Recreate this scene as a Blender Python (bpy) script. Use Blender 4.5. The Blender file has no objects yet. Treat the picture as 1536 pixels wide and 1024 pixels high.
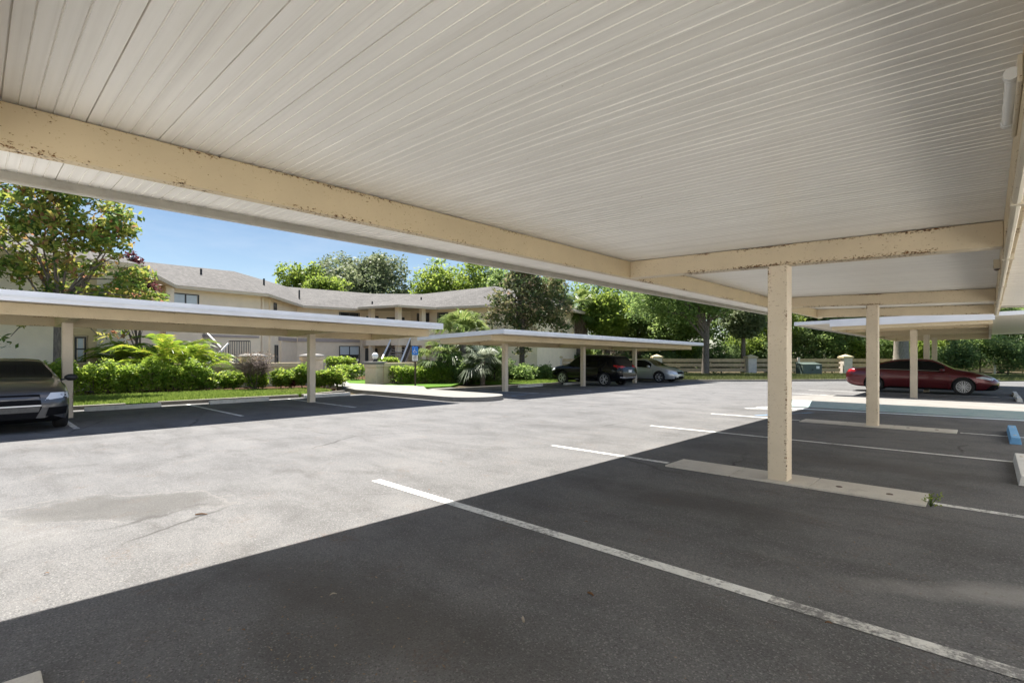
import bpy, bmesh, math, random
import numpy as np
from mathutils import Vector, Matrix
from mathutils.bvhtree import BVHTree

PI = math.pi
scene = bpy.context.scene
COL = scene.collection
AZ = math.radians(43.25)                 # the camera looks this far left of +Y
SA, CA = math.sin(AZ), math.cos(AZ)
TILT = 8.0 / 760.0


def g(x, y):
    """height of the gently falling ground"""
    return -TILT * (-SA * x + CA * y)


# ------------------------------------------------------------------ helpers
def tag(o, label=None, cat=None, group=None, kind=None):
    if label: o['label'] = label
    if cat: o['category'] = cat
    if group: o['group'] = group
    if kind: o['kind'] = kind
    return o


def thing(name, label, cat, loc=(0, 0, 0), rz=0.0, group=None):
    o = bpy.data.objects.new(name, None)
    o.empty_display_size = 0.3
    o.location = loc
    o.rotation_euler = (0, 0, rz)
    COL.objects.link(o)
    return tag(o, label, cat, group)


class MB:
    def __init__(s):
        s.v = []; s.f = []; s.m = []; s.ca = []

    def add(s, verts, faces, mat=0, ca=None):
        n = len(s.v)
        s.v.extend([tuple(p) for p in verts])
        for i, fc in enumerate(faces):
            s.f.append([n + k for k in fc]); s.m.append(mat)
            s.ca.append(ca[i] if ca else [0.5] * len(fc))
        return s

    def hexa(s, b, t, mat=0, edge=None):
        """b: 4 bottom corners ccw from above, t: 4 top corners"""
        f = [(3, 2, 1, 0), (4, 5, 6, 7), (0, 1, 5, 4), (1, 2, 6, 5), (2, 3, 7, 6), (3, 0, 4, 7)]
        ca = None
        if edge == 'v':
            ca = [[0.02] * 4, [0.98] * 4] + [[0, 0, 1, 1]] * 4
        elif edge == 'h':
            ca = [[.5] * 4, [.5] * 4] + [[0, 1, 1, 0]] * 4
        return s.add(list(b) + list(t), f, mat, ca)

    def box(s, x0, x1, y0, y1, z0, z1, mat=0, edge=None):
        b = [(x0, y0, z0), (x1, y0, z0), (x1, y1, z0), (x0, y1, z0)]
        t = [(p[0], p[1], z1) for p in b]
        return s.hexa(b, t, mat, edge)

    def obox(s, p, q, w, z0, z1, mat=0, edge=None):
        """upright slab along the plan line p-q, width w centred on it"""
        dx, dy = q[0] - p[0], q[1] - p[1]
        l = math.hypot(dx, dy); nx, ny = -dy / l * w / 2, dx / l * w / 2
        pl = [(p[0] - nx, p[1] - ny), (q[0] - nx, q[1] - ny), (q[0] + nx, q[1] + ny), (p[0] + nx, p[1] + ny)]
        z0 = z0 if isinstance(z0, (tuple, list)) else (z0, z0)
        z1 = z1 if isinstance(z1, (tuple, list)) else (z1, z1)
        zz0 = [z0[0], z0[1], z0[1], z0[0]]; zz1 = [z1[0], z1[1], z1[1], z1[0]]
        return s.hexa([(a[0], a[1], zz0[i]) for i, a in enumerate(pl)], [(a[0], a[1], zz1[i]) for i, a in enumerate(pl)], mat, edge)

    def bar(s, p, q, w, h=None, mat=0):
        """straight bar between two 3-D points"""
        p, q = Vector(p), Vector(q); d = (q - p).normalized()
        up = Vector((0, 0, 1)) if abs(d.z) < .95 else Vector((1, 0, 0))
        a = d.cross(up).normalized(); b = a.cross(d); h = h or w
        c = [(-1, -1), (1, -1), (1, 1), (-1, 1)]
        return s.hexa([p + a * i * w / 2 + b * j * h / 2 for i, j in c], [q + a * i * w / 2 + b * j * h / 2 for i, j in c], mat)

    def prism(s, poly, z0, z1, mat=0, cap=True):
        n = len(poly)
        zf0 = z0 if callable(z0) else (lambda x, y: z0)
        zf1 = z1 if callable(z1) else (lambda x, y: z1)
        v = [(p[0], p[1], zf0(p[0], p[1])) for p in poly] + [(p[0], p[1], zf1(p[0], p[1])) for p in poly]
        f = [(i, (i + 1) % n, n + (i + 1) % n, n + i) for i in range(n)]
        if cap: f += [tuple(reversed(range(n))), tuple(range(n, 2 * n))]
        return s.add(v, f, mat)

    def tube(s, pts, rad, n=8, mat=0, cap=True):
        pts = [Vector(p) for p in pts]
        if not isinstance(rad, (list, tuple)): rad = [rad] * len(pts)
        vs = []; fs = []
        prev = None
        for i, p in enumerate(pts):
            d = (pts[min(i + 1, len(pts) - 1)] - pts[max(i - 1, 0)]).normalized()
            if prev is None:
                a = d.cross(Vector((0, 0, 1)) if abs(d.z) < .9 else Vector((1, 0, 0))).normalized()
            else:
                a = (prev - d * prev.dot(d)).normalized()
            prev = a; b = d.cross(a)
            for k in range(n):
                t = 2 * PI * k / n
                vs.append(p + (a * math.cos(t) + b * math.sin(t)) * rad[i])
        for i in range(len(pts) - 1):
            for k in range(n):
                fs.append((i * n + k, i * n + (k + 1) % n, (i + 1) * n + (k + 1) % n, (i + 1) * n + k))
        if cap:
            fs.append(tuple(reversed(range(n)))); fs.append(tuple(range((len(pts) - 1) * n, len(pts) * n)))
        return s.add(vs, fs, mat)

    def lathe(s, prof, c=(0, 0, 0), n=24, axis='z', mat=0):
        """prof: (r, h) pairs revolved about an axis through c"""
        vs = []; fs = []
        for r, h in prof:
            for k in range(n):
                t = 2 * PI * k / n
                u, w = r * math.cos(t), r * math.sin(t)
                vs.append({'z': (c[0] + u, c[1] + w, c[2] + h), 'y': (c[0] + w, c[1] + h, c[2] + u), 'x': (c[0] + h, c[1] + u, c[2] + w)}[axis])
        for i in range(len(prof) - 1):
            for k in range(n):
                fs.append((i * n + k, i * n + (k + 1) % n, (i + 1) * n + (k + 1) % n, (i + 1) * n + k))
        return s.add(vs, fs, mat)

    def ball(s, c, r, nu=12, nv=8, mat=0):
        r = r if isinstance(r, (tuple, list)) else (r, r, r)
        vs = []; fs = []
        for j in range(nv + 1):
            ph = PI * j / nv
            for i in range(nu):
                t = 2 * PI * i / nu
                vs.append((c[0] + r[0] * math.sin(ph) * math.cos(t), c[1] + r[1] * math.sin(ph) * math.sin(t), c[2] - r[2] * math.cos(ph)))
        for j in range(nv):
            for i in range(nu):
                fs.append((j * nu + i, j * nu + (i + 1) % nu, (j + 1) * nu + (i + 1) % nu, (j + 1) * nu + i))
        return s.add(vs, fs, mat)

    def build(s, name, mats, parent=None, smooth=False, bevel=0.0, local=False, angle=40):
        off = (0, 0, 0)
        if parent is not None and not local:
            off = parent.location if parent.parent is None else parent.parent.location + parent.location
        me = bpy.data.meshes.new(name)
        me.from_pydata([(p[0] - off[0], p[1] - off[1], p[2] - off[2]) for p in s.v], [], s.f)
        mats = mats if isinstance(mats, (list, tuple)) else [mats]
        for m in mats: me.materials.append(m)
        me.polygons.foreach_set('material_index', s.m)
        at = me.attributes.new('edge', 'FLOAT', 'CORNER')
        flat = [x for c in s.ca for x in c]
        if len(flat) == len(at.data): at.data.foreach_set('value', flat)
        if smooth:
            me.polygons.foreach_set('use_smooth', [True] * len(me.polygons))
            me.set_sharp_from_angle(angle=math.radians(angle))
        me.update()
        o = bpy.data.objects.new(name, me)
        COL.objects.link(o)
        if parent is not None: o.parent = parent
        if bevel:
            b = o.modifiers.new('bevel', 'BEVEL'); b.width = bevel; b.segments = 2; b.limit_method = 'ANGLE'
        return o


def mesh_np(name, V, F, mat, parent=None, tint=None, off=(0, 0, 0), smooth=False):
    """V (n,3), F (m,k) arrays"""
    V = np.asarray(V, dtype=np.float32) - np.asarray(off, dtype=np.float32)
    F = np.asarray(F, dtype=np.int32)
    me = bpy.data.meshes.new(name)
    m, k = F.shape
    me.vertices.add(len(V)); me.vertices.foreach_set('co', V.ravel())
    me.loops.add(m * k); me.loops.foreach_set('vertex_index', F.ravel())
    me.polygons.add(m)
    me.polygons.foreach_set('loop_start', np.arange(0, m * k, k, dtype=np.int32))
    me.polygons.foreach_set('loop_total', np.full(m, k, dtype=np.int32))
    me.update(calc_edges=True)
    me.materials.append(mat)
    if tint is not None:
        a = me.attributes.new('tint', 'FLOAT', 'FACE'); a.data.foreach_set('value', np.asarray(tint, dtype=np.float32))
    if smooth: me.polygons.foreach_set('use_smooth', [True] * m)
    o = bpy.data.objects.new(name, me); COL.objects.link(o)
    if parent is not None: o.parent = parent
    return o


# ---------------------------------------------------------------- materials
class NT:
    def __init__(s, name):
        s.mat = bpy.data.materials.new(name); s.mat.use_nodes = True
        s.t = s.mat.node_tree; s.t.nodes.clear()
        s.out = s.t.nodes.new('ShaderNodeOutputMaterial')
        s.b = s.n('ShaderNodeBsdfPrincipled'); s.l(s.b.outputs[0], s.out.inputs[0])

    def n(s, typ, **kw):
        x = s.t.nodes.new(typ)
        for k, v in kw.items():
            if k.startswith('_'): setattr(x, k[1:], v)
            else:
                s.set(x.inputs[k.replace('__', ' ')], v)
        return x

    def set(s, inp, v):
        if isinstance(v, bpy.types.NodeSocket): s.l(v, inp)
        elif isinstance(v, (tuple, list)) and len(v) == 3 and inp.type == 'RGBA': inp.default_value = (*v, 1)
        else: inp.default_value = v

    def l(s, a, b): s.t.links.new(a, b)

    def coord(s, which='Object'):
        return s.n('ShaderNodeTexCoord').outputs[which]

    def noise(s, vec, scale, detail=4, rough=.5, dist=0.0):
        x = s.n('ShaderNodeTexNoise', Scale=scale, Detail=detail, Roughness=rough, Distortion=dist)
        s.l(vec, x.inputs['Vector']); return x.outputs['Fac']

    def ramp(s, fac, stops, interp='LINEAR'):
        x = s.n('ShaderNodeValToRGB'); x.color_ramp.interpolation = interp
        e = x.color_ramp.elements
        while len(e) < len(stops): e.new(.5)
        for i, (p, c) in enumerate(stops):
            e[i].position = p
            e[i].color = (*c, 1) if isinstance(c, (tuple, list)) else (c, c, c, 1)
        s.l(fac, x.inputs[0]); return x.outputs[0]

    def math(s, op, a, b=0.0, c=0.0, clamp=False):
        x = s.n('ShaderNodeMath', _operation=op, _use_clamp=clamp)
        s.set(x.inputs[0], a); s.set(x.inputs[1], b); s.set(x.inputs[2], c); return x.outputs[0]

    def mix(s, fac, a, b, typ='MIX'):
        x = s.n('ShaderNodeMix', _data_type='RGBA', _blend_type=typ)
        s.set(x.inputs[0], fac); s.set(x.inputs[6], a); s.set(x.inputs[7], b); return x.outputs[2]

    def attr(s, name, out='Fac'):
        x = s.n('ShaderNodeAttribute', _attribute_name=name); return x.outputs[out]

    def bump(s, h, dist=.01, strength=1.0):
        x = s.n('ShaderNodeBump', Strength=strength, Distance=dist); s.l(h, x.inputs['Height'])
        s.l(x.outputs[0], s.b.inputs['Normal'])

    def base(s, c): s.set(s.b.inputs['Base Color'], c)
    def p(s, k, v): s.set(s.b.inputs[k], v)


def paint(name, c, rough=.5, var=.12, scale=3.0, metal=0.0, coat=0.0, bump=0.0, spec=.5, dirt=None):
    t = NT(name); co = t.coord()
    n = t.noise(co, scale, 6, .6)
    lo = tuple(x * (1 - var) for x in c); hi = tuple(min(1, x * (1 + var)) for x in c)
    col = t.ramp(n, [(.3, lo), (.7, hi)])
    if dirt:
        d = t.noise(co, scale * 2.3, 8, .7)
        col = t.mix(t.ramp(d, [(.52, 0.0), (.75, .55)]), col, dirt)
    t.base(col); t.p('Roughness', rough); t.p('Metallic', metal); t.p('Coat Weight', coat); t.p('Coat Roughness', .03)
    t.p('Specular IOR Level', spec)
    if bump: t.bump(t.noise(co, scale * 30, 4), bump)
    return t.mat


def asphalt_color(t, co):
    big = t.noise(co, .16, 5, .55, .3)
    mid = t.noise(co, 1.1, 8, .62, .4)
    fine = t.noise(co, 95, 2, .6)
    vor = t.n('ShaderNodeTexVoronoi', Scale=130.0); t.l(co, vor.inputs['Vector'])
    base = t.ramp(big, [(.32, (.119, .118, .119)), (.68, (.15, .148, .148))])
    base = t.mix(.8, base, t.ramp(mid, [(.3, (.66, .655, .65)), (.5, (.97, .97, .97)), (.72, (1.22, 1.21, 1.19))]), 'MULTIPLY')
    streak = t.n('ShaderNodeMapping'); streak.inputs['Scale'].default_value = (.35, 2.2, 1); t.l(co, streak.inputs[0])
    base = t.mix(.55, base, t.ramp(t.noise(streak.outputs[0], .9, 6, .6, .5), [(.33, (.74, .73, .72)), (.5, (1, 1, 1)), (.7, (1.16, 1.15, 1.14))]), 'MULTIPLY')
    sp = t.ramp(fine, [(.3, .55), (.5, 1.0), (.68, 1.45)])
    base = t.mix(.55, base, sp, 'MULTIPLY')
    # dusty scuffs and darker oily traffic marks
    sc = t.n('ShaderNodeMapping'); sc.inputs['Scale'].default_value = (.55, 1.3, 1); sc.inputs['Rotation'].default_value = (0, 0, .35); t.l(co, sc.inputs[0])
    base = t.mix(t.ramp(t.noise(sc.outputs[0], .8, 9, .68, .8), [(.53, 0.0), (.68, .4), (.8, .5)]), base, (.2, .197, .194))
    base = t.mix(t.ramp(t.noise(sc.outputs[0], 1.9, 7, .62, .4), [(.56, 0.0), (.72, .55)]), base, (.075, .071, .068))
    # pale stones in the mix
    sep = t.n('ShaderNodeSeparateColor'); t.l(vor.outputs['Color'], sep.inputs[0])
    base = t.mix(t.ramp(sep.outputs[0], [(.9, 0.0), (.95, .4)]), base, (.36, .35, .335))
    base = t.mix(t.ramp(sep.outputs[1], [(.88, 0.0), (.95, .6)]), base, (.06, .058, .056))
    return base, fine, vor.outputs['Distance']


def make_asphalt():
    t = NT('asphalt'); co = t.coord()
    base, fine, vd = asphalt_color(t, co)
    sx = t.n('ShaderNodeSeparateXYZ'); t.l(co, sx.inputs[0])
    X, Y = sx.outputs[0], sx.outputs[1]
    wob = t.math('MULTIPLY_ADD', t.noise(co, 1.6, 5, .6), 1.5, -.75)

    def spot(cx, cy, rot, ru, rv):
        dx = t.math('SUBTRACT', X, cx); dy = t.math('SUBTRACT', Y, cy)
        c, s_ = math.cos(rot), math.sin(rot)
        u = t.math('DIVIDE', t.math('ADD', t.math('MULTIPLY', dx, c), t.math('MULTIPLY', dy, s_)), ru)
        v = t.math('DIVIDE', t.math('SUBTRACT', t.math('MULTIPLY', dy, c), t.math('MULTIPLY', dx, s_)), rv)
        r = t.math('SQRT', t.math('ADD', t.math('MULTIPLY', u, u), t.math('MULTIPLY', v, v)))
        return t.math('ADD', r, wob)

    r1 = spot(-6.15, 1.0, AZ + .15, 1.0, .5)
    base = t.mix(t.ramp(r1, [(.7, .6), (1.08, 0.0)]), base, (.082, .078, .072))
    ring = t.ramp(r1, [(.9, 0.0), (1.1, .22), (1.7, 0.0)])
    base = t.mix(ring, base, (.33, .31, .28))
    r2 = spot(-6.2, -.35, AZ, 1.3, .7)
    base = t.mix(t.ramp(r2, [(.3, .3), (1.1, 0.0)]), base, (.27, .262, .245))
    # pale scuffs in the bays
    r3 = spot(.1, 4.3, .55, 1.0, .22)
    base = t.mix(t.ramp(r3, [(.3, .6), (1.1, 0.0)]), base, (.36, .35, .33))
    # dark oily drips down the middle of the bays
    r4 = spot(-2.2, 4.9, .0, 1.5, .5)
    base = t.mix(t.ramp(r4, [(.2, .62), (1.3, 0.0)]), base, (.06, .056, .052))
    r5 = spot(-2.6, 1.5, .2, 1.7, .55)
    base = t.mix(t.ramp(r5, [(.2, .6), (1.3, 0.0)]), base, (.066, .058, .05))
    r6 = spot(-1.4, 8.3, .0, 2.6, .7)
    base = t.mix(t.ramp(r6, [(.3, .45), (1.3, 0.0)]), base, (.08, .073, .066))
    # rust-brown grit
    gr = t.math('MULTIPLY', t.ramp(t.noise(co, 2.2, 6, .7), [(.56, 0.0), (.72, 1.0)]), t.ramp(t.noise(co, 40, 3, .6), [(.5, 0.0), (.62, .6)]))
    base = t.mix(gr, base, (.13, .07, .035))
    # hairline cracks
    cv = t.n('ShaderNodeTexVoronoi', Scale=.33, _feature='DISTANCE_TO_EDGE')
    wv = t.n('ShaderNodeMix', _data_type='VECTOR'); wv.inputs[0].default_value = .25
    nz = t.n('ShaderNodeTexNoise', Scale=1.7, Detail=6.0); t.l(co, nz.inputs['Vector'])
    t.l(co, wv.inputs[4]); t.l(nz.outputs['Color'], wv.inputs[5]); t.l(wv.outputs[1], cv.inputs['Vector'])
    ck = t.math('MULTIPLY', t.ramp(cv.outputs['Distance'], [(.0, .9), (.008, 0.0)]), t.ramp(t.noise(co, .35, 3), [(.5, 0.0), (.6, 1.0)]))
    base = t.mix(ck, base, (.05, .047, .045))
    t.base(base); t.p('Roughness', .88); t.p('Specular IOR Level', .3)
    h = t.math('ADD', fine, t.math('MULTIPLY', vd, .9))
    t.bump(h, .006, .9)
    return t.mat


def make_line_paint(name, c=(.74, .74, .71), wear=.5):
    t = NT(name); co = t.coord()
    base, fine, vd = asphalt_color(t, co)
    n = t.math('ADD', t.math('MULTIPLY', t.noise(co, 26, 6, .75), .62), t.math('MULTIPLY', t.noise(co, 2.4, 4, .6), .38))
    m = t.ramp(n, [(wear - .06, 1.0), (wear + .05, .12)])
    ptc = t.mix(t.ramp(t.noise(co, 7, 6, .7), [(.35, .0), (.7, .5)]), c, tuple(x * .6 for x in c))
    t.base(t.mix(m, base, ptc)); t.p('Roughness', .7)
    t.bump(t.math('ADD', fine, vd), .004, .7)
    return t.mat


def make_rusty(name, c, amount=.5, rough=.45, dots=True):
    """painted steel with rust freckles that gather at the edges"""
    t = NT(name); co = t.coord()
    n = t.noise(co, 1.7, 6, .6)
    col = t.ramp(n, [(.3, tuple(x * .9 for x in c)), (.7, tuple(min(1, x * 1.05) for x in c))])
    e = t.attr('edge')
    d = t.math('ABSOLUTE', t.math('SUBTRACT', e, .5))
    near = t.ramp(d, [(.3, 0.0), (.46, 1.0)])
    big = t.noise(co, .9, 3, .5)
    mp = t.n('ShaderNodeMapping'); mp.inputs['Scale'].default_value = (.6, .6, 1.0); t.l(co, mp.inputs[0])
    speck = t.noise(mp.outputs[0], 66, 4, .7)
    patchy = t.ramp(t.noise(co, 1.6, 3, .5), [(.44, 0.0), (.62, 1.0)])
    thr = t.math('ADD', t.math('MULTIPLY', t.math('MULTIPLY', near, patchy), .17 * amount * 2), t.math('MULTIPLY_ADD', big, .12, -.165))
    msk = t.ramp(t.math('ADD', speck, thr), [(.555, 0.0), (.595, 1.0)])
    rust = t.ramp(t.noise(co, 60, 3), [(.35, (.035, .016, .008)), (.65, (.2, .085, .025))])
    halo = t.ramp(t.math('ADD', speck, thr), [(.5, 0.0), (.58, .45)])
    col = t.mix(halo, col, (.42, .27, .1))
    col = t.mix(msk, col, rust)
    t.base(col); t.p('Roughness', t.ramp(msk, [(0.0, rough), (1.0, .9)]))
    t.bump(t.math('ADD', t.math('MULTIPLY', msk, -.6), t.math('MULTIPLY', t.noise(co, 9, 3), .4)), .004, .6)
    return t.mat


def make_leaf(name, stops, trans=.35, rough=.55, spec=.2):
    t = NT(name)
    col = t.ramp(t.attr('tint'), stops)
    t.base(col); t.p('Roughness', rough); t.p('Specular IOR Level', spec)
    tr = t.n('ShaderNodeBsdfTranslucent')
    hs = t.n('ShaderNodeHueSaturation', Saturation=.98, Value=1.5); hs.inputs['Hue'].default_value = .485
    t.l(col, hs.inputs['Color']); t.l(hs.outputs[0], tr.inputs[0])
    mx = t.n('ShaderNodeMixShader'); mx.inputs[0].default_value = trans
    t.l(t.b.outputs[0], mx.inputs[1]); t.l(tr.outputs[0], mx.inputs[2]); t.l(mx.outputs[0], t.out.inputs[0])
    return t.mat


def make_bark(name, a, b):
    t = NT(name); co = t.coord()
    mp = t.n('ShaderNodeMapping'); mp.inputs['Scale'].default_value = (9, 9, 2.2); t.l(co, mp.inputs[0])
    n = t.noise(mp.outputs[0], 2.0, 8, .65)
    t.base(t.ramp(n, [(.32, a), (.68, b)])); t.p('Roughness', .9); t.bump(n, .03)
    return t.mat


def make_ground(name, stops, scale=1.0):
    t = NT(name); co = t.coord()
    n = t.math('ADD', t.math('MULTIPLY', t.noise(co, .5 * scale, 6, .6), .5), t.math('MULTIPLY', t.noise(co, 30 * scale, 4, .7), .5))
    t.base(t.ramp(n, stops)); t.p('Roughness', .95); t.p('Specular IOR Level', .1); t.bump(t.noise(co, 45 * scale, 5), .04)
    return t.mat


def make_concrete(name, a, b, rough=.85):
    t = NT(name); co = t.coord()
    n = t.math('ADD', t.math('MULTIPLY', t.noise(co, 1.3, 7, .65), .6), t.math('MULTIPLY', t.noise(co, 55, 3, .7), .4))
    col = t.ramp(n, [(.32, a), (.66, b)])
    st = t.ramp(t.noise(co, 3.1, 8, .75), [(.55, 0.0), (.7, .5)])
    col = t.mix(st, col, tuple(x * .55 for x in a))
    t.base(col); t.p('Roughness', rough); t.bump(t.noise(co, 80, 4), .006, .6)
    return t.mat


def make_deck(name, c):
    """enamelled roof pan, faintly soiled, with a soft sheen plus sheen bands painted in"""
    t = NT(name); co = t.coord()
    col = t.ramp(t.noise(co, .5, 6, .6), [(.3, tuple(x * .93 for x in c)), (.7, c)])
    mp = t.n('ShaderNodeMapping'); mp.inputs['Scale'].default_value = (.5, 9, 1); t.l(co, mp.inputs[0])
    col = t.mix(t.ramp(t.noise(mp.outputs[0], 1.3, 6, .65), [(.45, 0.0), (.8, .22)]), col, (.5, .46, .38))
    m2 = t.n('ShaderNodeMapping'); m2.inputs['Scale'].default_value = (.06, 14.6, 1); t.l(co, m2.inputs[0])
    col = t.mix(.5, col, t.ramp(t.noise(m2.outputs[0], 2.0, 3, .6), [(.3, (.84, .83, .81)), (.5, (1, 1, 1)), (.7, (1.05, 1.05, 1.04))]), 'MULTIPLY')  # light and dark bands put the pans' uneven sheen into the colour
    fl = t.noise(co, 34, 3, .7)
    col = t.mix(t.math('MULTIPLY', t.ramp(fl, [(.68, 0.0), (.74, .6)]), t.ramp(t.noise(co, .8, 3), [(.45, 0.0), (.65, 1.0)])), col, (.36, .3, .2))
    t.base(col); t.p('Roughness', t.ramp(t.noise(co, 2, 4), [(.3, .3), (.7, .42)])); t.p('Specular IOR Level', .5)
    t.bump(t.noise(co, 5, 3), .002, .35)
    return t.mat


def make_shingle():
    t = NT('roof_shingles'); co = t.coord()
    br = t.n('ShaderNodeTexBrick', Scale=1.0); t.l(co, br.inputs['Vector'])
    br.inputs['Brick Width'].default_value = .32; br.inputs['Row Height'].default_value = .14; br.inputs['Mortar Size'].default_value = .006
    for k, c in (('Color1', (.12, .114, .108)), ('Color2', (.08, .076, .072)), ('Mortar', (.04, .037, .035))):
        br.inputs[k].default_value = (*c, 1)
    col = t.mix(.65, br.outputs[0], t.ramp(t.noise(co, 1.2, 8, .7), [(.3, (.7, .68, .66)), (.7, (1.25, 1.22, 1.2))]), 'MULTIPLY')
    t.base(col); t.p('Roughness', .95); t.bump(t.noise(co, 20, 4), .03)
    return t.mat


def make_glass(name, c=(.012, .014, .016), rough=.04):
    t = NT(name); t.base(c); t.p('Roughness', rough); t.p('Specular IOR Level', .7); t.p('IOR', 1.5)
    return t.mat


M = {}
M['asphalt'] = make_asphalt()
M['line'] = make_line_paint('white_line_paint', (.8, .8, .77), .56)
M['line_worn'] = make_line_paint('worn_line_paint', (.74, .73, .69), .5)
M['line_blue'] = make_line_paint('blue_line_paint', (.18, .36, .6), .52)
M['line_pale'] = make_line_paint('pale_blue_line_paint', (.7, .8, .86), .6)
M['concrete'] = make_concrete('pale_concrete', (.165, .156, .143), (.235, .224, .206))
M['pad'] = make_concrete('grey_concrete', (.44, .41, .37), (.6, .57, .51))
M['bounce_paving'] = make_concrete('bounce_concrete', (.54, .54, .53), (.66, .655, .645))  # extra bright paving for the added bounce surfaces
M['kerb'] = make_concrete('kerb_concrete', (.15, .135, .115), (.27, .25, .215))
M['stop'] = make_concrete('painted_stop', (.62, .61, .58), (.76, .75, .72))
M['stop_blue'] = make_concrete('blue_painted_stop', (.13, .33, .62), (.2, .44, .72))
M['teal'] = make_concrete('teal_painted_ramp', (.2, .33, .335), (.37, .42, .41))
M['deck'] = make_deck('roof_pan', (.89, .86, .80))
M['deck_far'] = make_deck('far_roof_pan', (.74, .69, .6))
M['decktop'] = paint('roof_top', (.72, .72, .71), .4, .08)
M['trim'] = paint('white_fascia', (.76, .76, .77), .35, .06, 2)
M['trim_grey'] = paint('grey_fascia', (.42, .4, .35), .5, .1, 4, dirt=(.25, .23, .19))
M['beam'] = make_rusty('tan_beam', (.61, .495, .315), .4)
M['beam_rust'] = make_rusty('rusty_tan_beam', (.67, .56, .39), .55)
M['post'] = make_rusty('cream_post', (.7, .6, .46), .42)
M['conduit'] = make_rusty('old_conduit', (.62, .55, .42), 1.25)
M['lamp'] = paint('lamp_diffuser', (.8, .8, .78), .25, .03)
M['shingle'] = make_shingle()
M['bounce_stucco'] = paint('bounce_stucco', (.85, .845, .83), .9, .06, 1.5, bump=.01)  # near-white wall of the added bounce block
M['stucco'] = paint('cream_stucco', (.8, .71, .56), .9, .06, 1.5, bump=.01)
M['stucco_pink'] = paint('pale_stucco', (.83, .70, .53), .9, .06, 1.5, bump=.01)
M['stucco_tan'] = paint('tan_stucco', (.56, .44, .26), .9, .08, 1.5, bump=.01)
M['wall_tan'] = paint('garden_wall_stucco', (.58, .48, .3), .9, .1, 2.5, bump=.01, dirt=(.3, .24, .15))
M['pillar'] = paint('pillar_stucco', (.62, .5, .38), .9, .1, 2.5, bump=.01, dirt=(.38, .3, .22))
M['band'] = paint('taupe_band', (.40, .34, .31), .9, .06)
M['fascia_tan'] = paint('eave_board', (.55, .46, .33), .7, .06)
M['darkframe'] = paint('dark_frame', (.04, .038, .036), .5, .1)
M['winglass'] = make_glass('window_glass', (.03, .035, .04), .05)
M['blind'] = paint('pale_blind', (.55, .6, .62), .5, .05, 6)
M['white'] = paint('white_paint', (.78, .78, .76), .5, .06)
M['black'] = paint('black_metal', (.02, .02, .02), .45, .1)
M['signblue'] = paint('sign_blue', (.03, .2, .62), .4, .04)
M['brownpost'] = paint('brown_sign_post', (.06, .035, .03), .6, .2, 20)
M['fence'] = paint('fence_board', (.5, .37, .22), .85, .16, 4, dirt=(.3, .23, .14))
M['fence_pillar'] = paint('fence_pillar', (.64, .57, .5), .9, .1, 3, dirt=(.36, .33, .28))
M['utility'] = paint('utility_green', (.075, .1, .085), .55, .1, 3)
M['lawn_dry'] = make_ground('dry_lawn', [(.3, (.06, .075, .03)), (.55, (.1, .12, .045)), (.75, (.15, .13, .07))])
M['lawn'] = make_ground('lawn', [(.3, (.06, .12, .015)), (.55, (.1, .2, .025)), (.75, (.16, .22, .05))])
M['soil'] = make_ground('leaf_litter', [(.3, (.05, .04, .025)), (.6, (.1, .08, .045)), (.75, (.09, .11, .03))], .6)
M['mulch'] = make_ground('mulch', [(.35, (.05, .025, .014)), (.7, (.15, .085, .05))], 2)
M['bark'] = make_bark('bark', (.07, .055, .045), (.2, .165, .135))
M['bark_dark'] = make_bark('dark_bark', (.035, .028, .024), (.1, .08, .065))
M['bark_pale'] = make_bark('pale_bark', (.16, .135, .11), (.34, .3, .25))
G_ = (.035, .075, .014)
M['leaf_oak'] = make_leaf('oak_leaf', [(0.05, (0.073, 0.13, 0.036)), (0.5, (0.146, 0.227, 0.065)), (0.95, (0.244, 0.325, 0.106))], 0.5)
M['leaf_bright'] = make_leaf('bright_leaf', [(0.05, (0.086, 0.149, 0.023)), (0.5, (0.155, 0.23, 0.037)), (0.95, (0.23, 0.293, 0.057))], 0.52)
M['grass'] = make_leaf('grass_blade', [(0.0, (0.081, 0.127, 0.023)), (0.6, (0.149, 0.218, 0.04)), (1.0, (0.23, 0.287, 0.081))], 0.4, .7, .15)
M['grass_dry'] = make_leaf('dry_grass_blade', [(.0, (.05, .07, .02)), (.6, (.1, .12, .04)), (1.0, (.17, .16, .08))], .3, .7, .15)
M['leaf_grey'] = make_leaf('grey_leaf', [(0.05, (0.079, 0.112, 0.053)), (0.5, (0.139, 0.178, 0.086)), (0.95, (0.224, 0.251, 0.145))], 0.4, .5)
M['leaf_dark'] = make_leaf('dark_leaf', [(0.05, (0.066, 0.113, 0.042)), (0.5, (0.123, 0.189, 0.069)), (0.95, (0.209, 0.284, 0.095))], 0.45)
M['leaf_mag'] = make_leaf('magnolia_leaf', [(0.0, (0.04, 0.092, 0.021)), (0.35, (0.099, 0.165, 0.034)), (0.55, (0.211, 0.251, 0.046)), (0.75, (0.29, 0.284, 0.066)), (0.88, (0.264, 0.132, 0.059)), (1.0, (0.343, 0.185, 0.106))], 0.48, .55, .18)
M['leaf_mag2'] = make_leaf('worn_magnolia_leaf', [(0.0, (0.024, 0.048, 0.017)), (0.45, (0.072, 0.096, 0.036)), (0.68, (0.168, 0.168, 0.078)), (0.85, (0.264, 0.204, 0.12)), (1.0, (0.324, 0.24, 0.168))], 0.42, .55, .18)
M['leaf_hedge'] = make_leaf('hedge_leaf', [(0.0, (0.065, 0.13, 0.018)), (0.4, (0.13, 0.227, 0.029)), (0.7, (0.26, 0.351, 0.052)), (1.0, (0.351, 0.39, 0.091))], 0.56, .5, .2)
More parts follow.
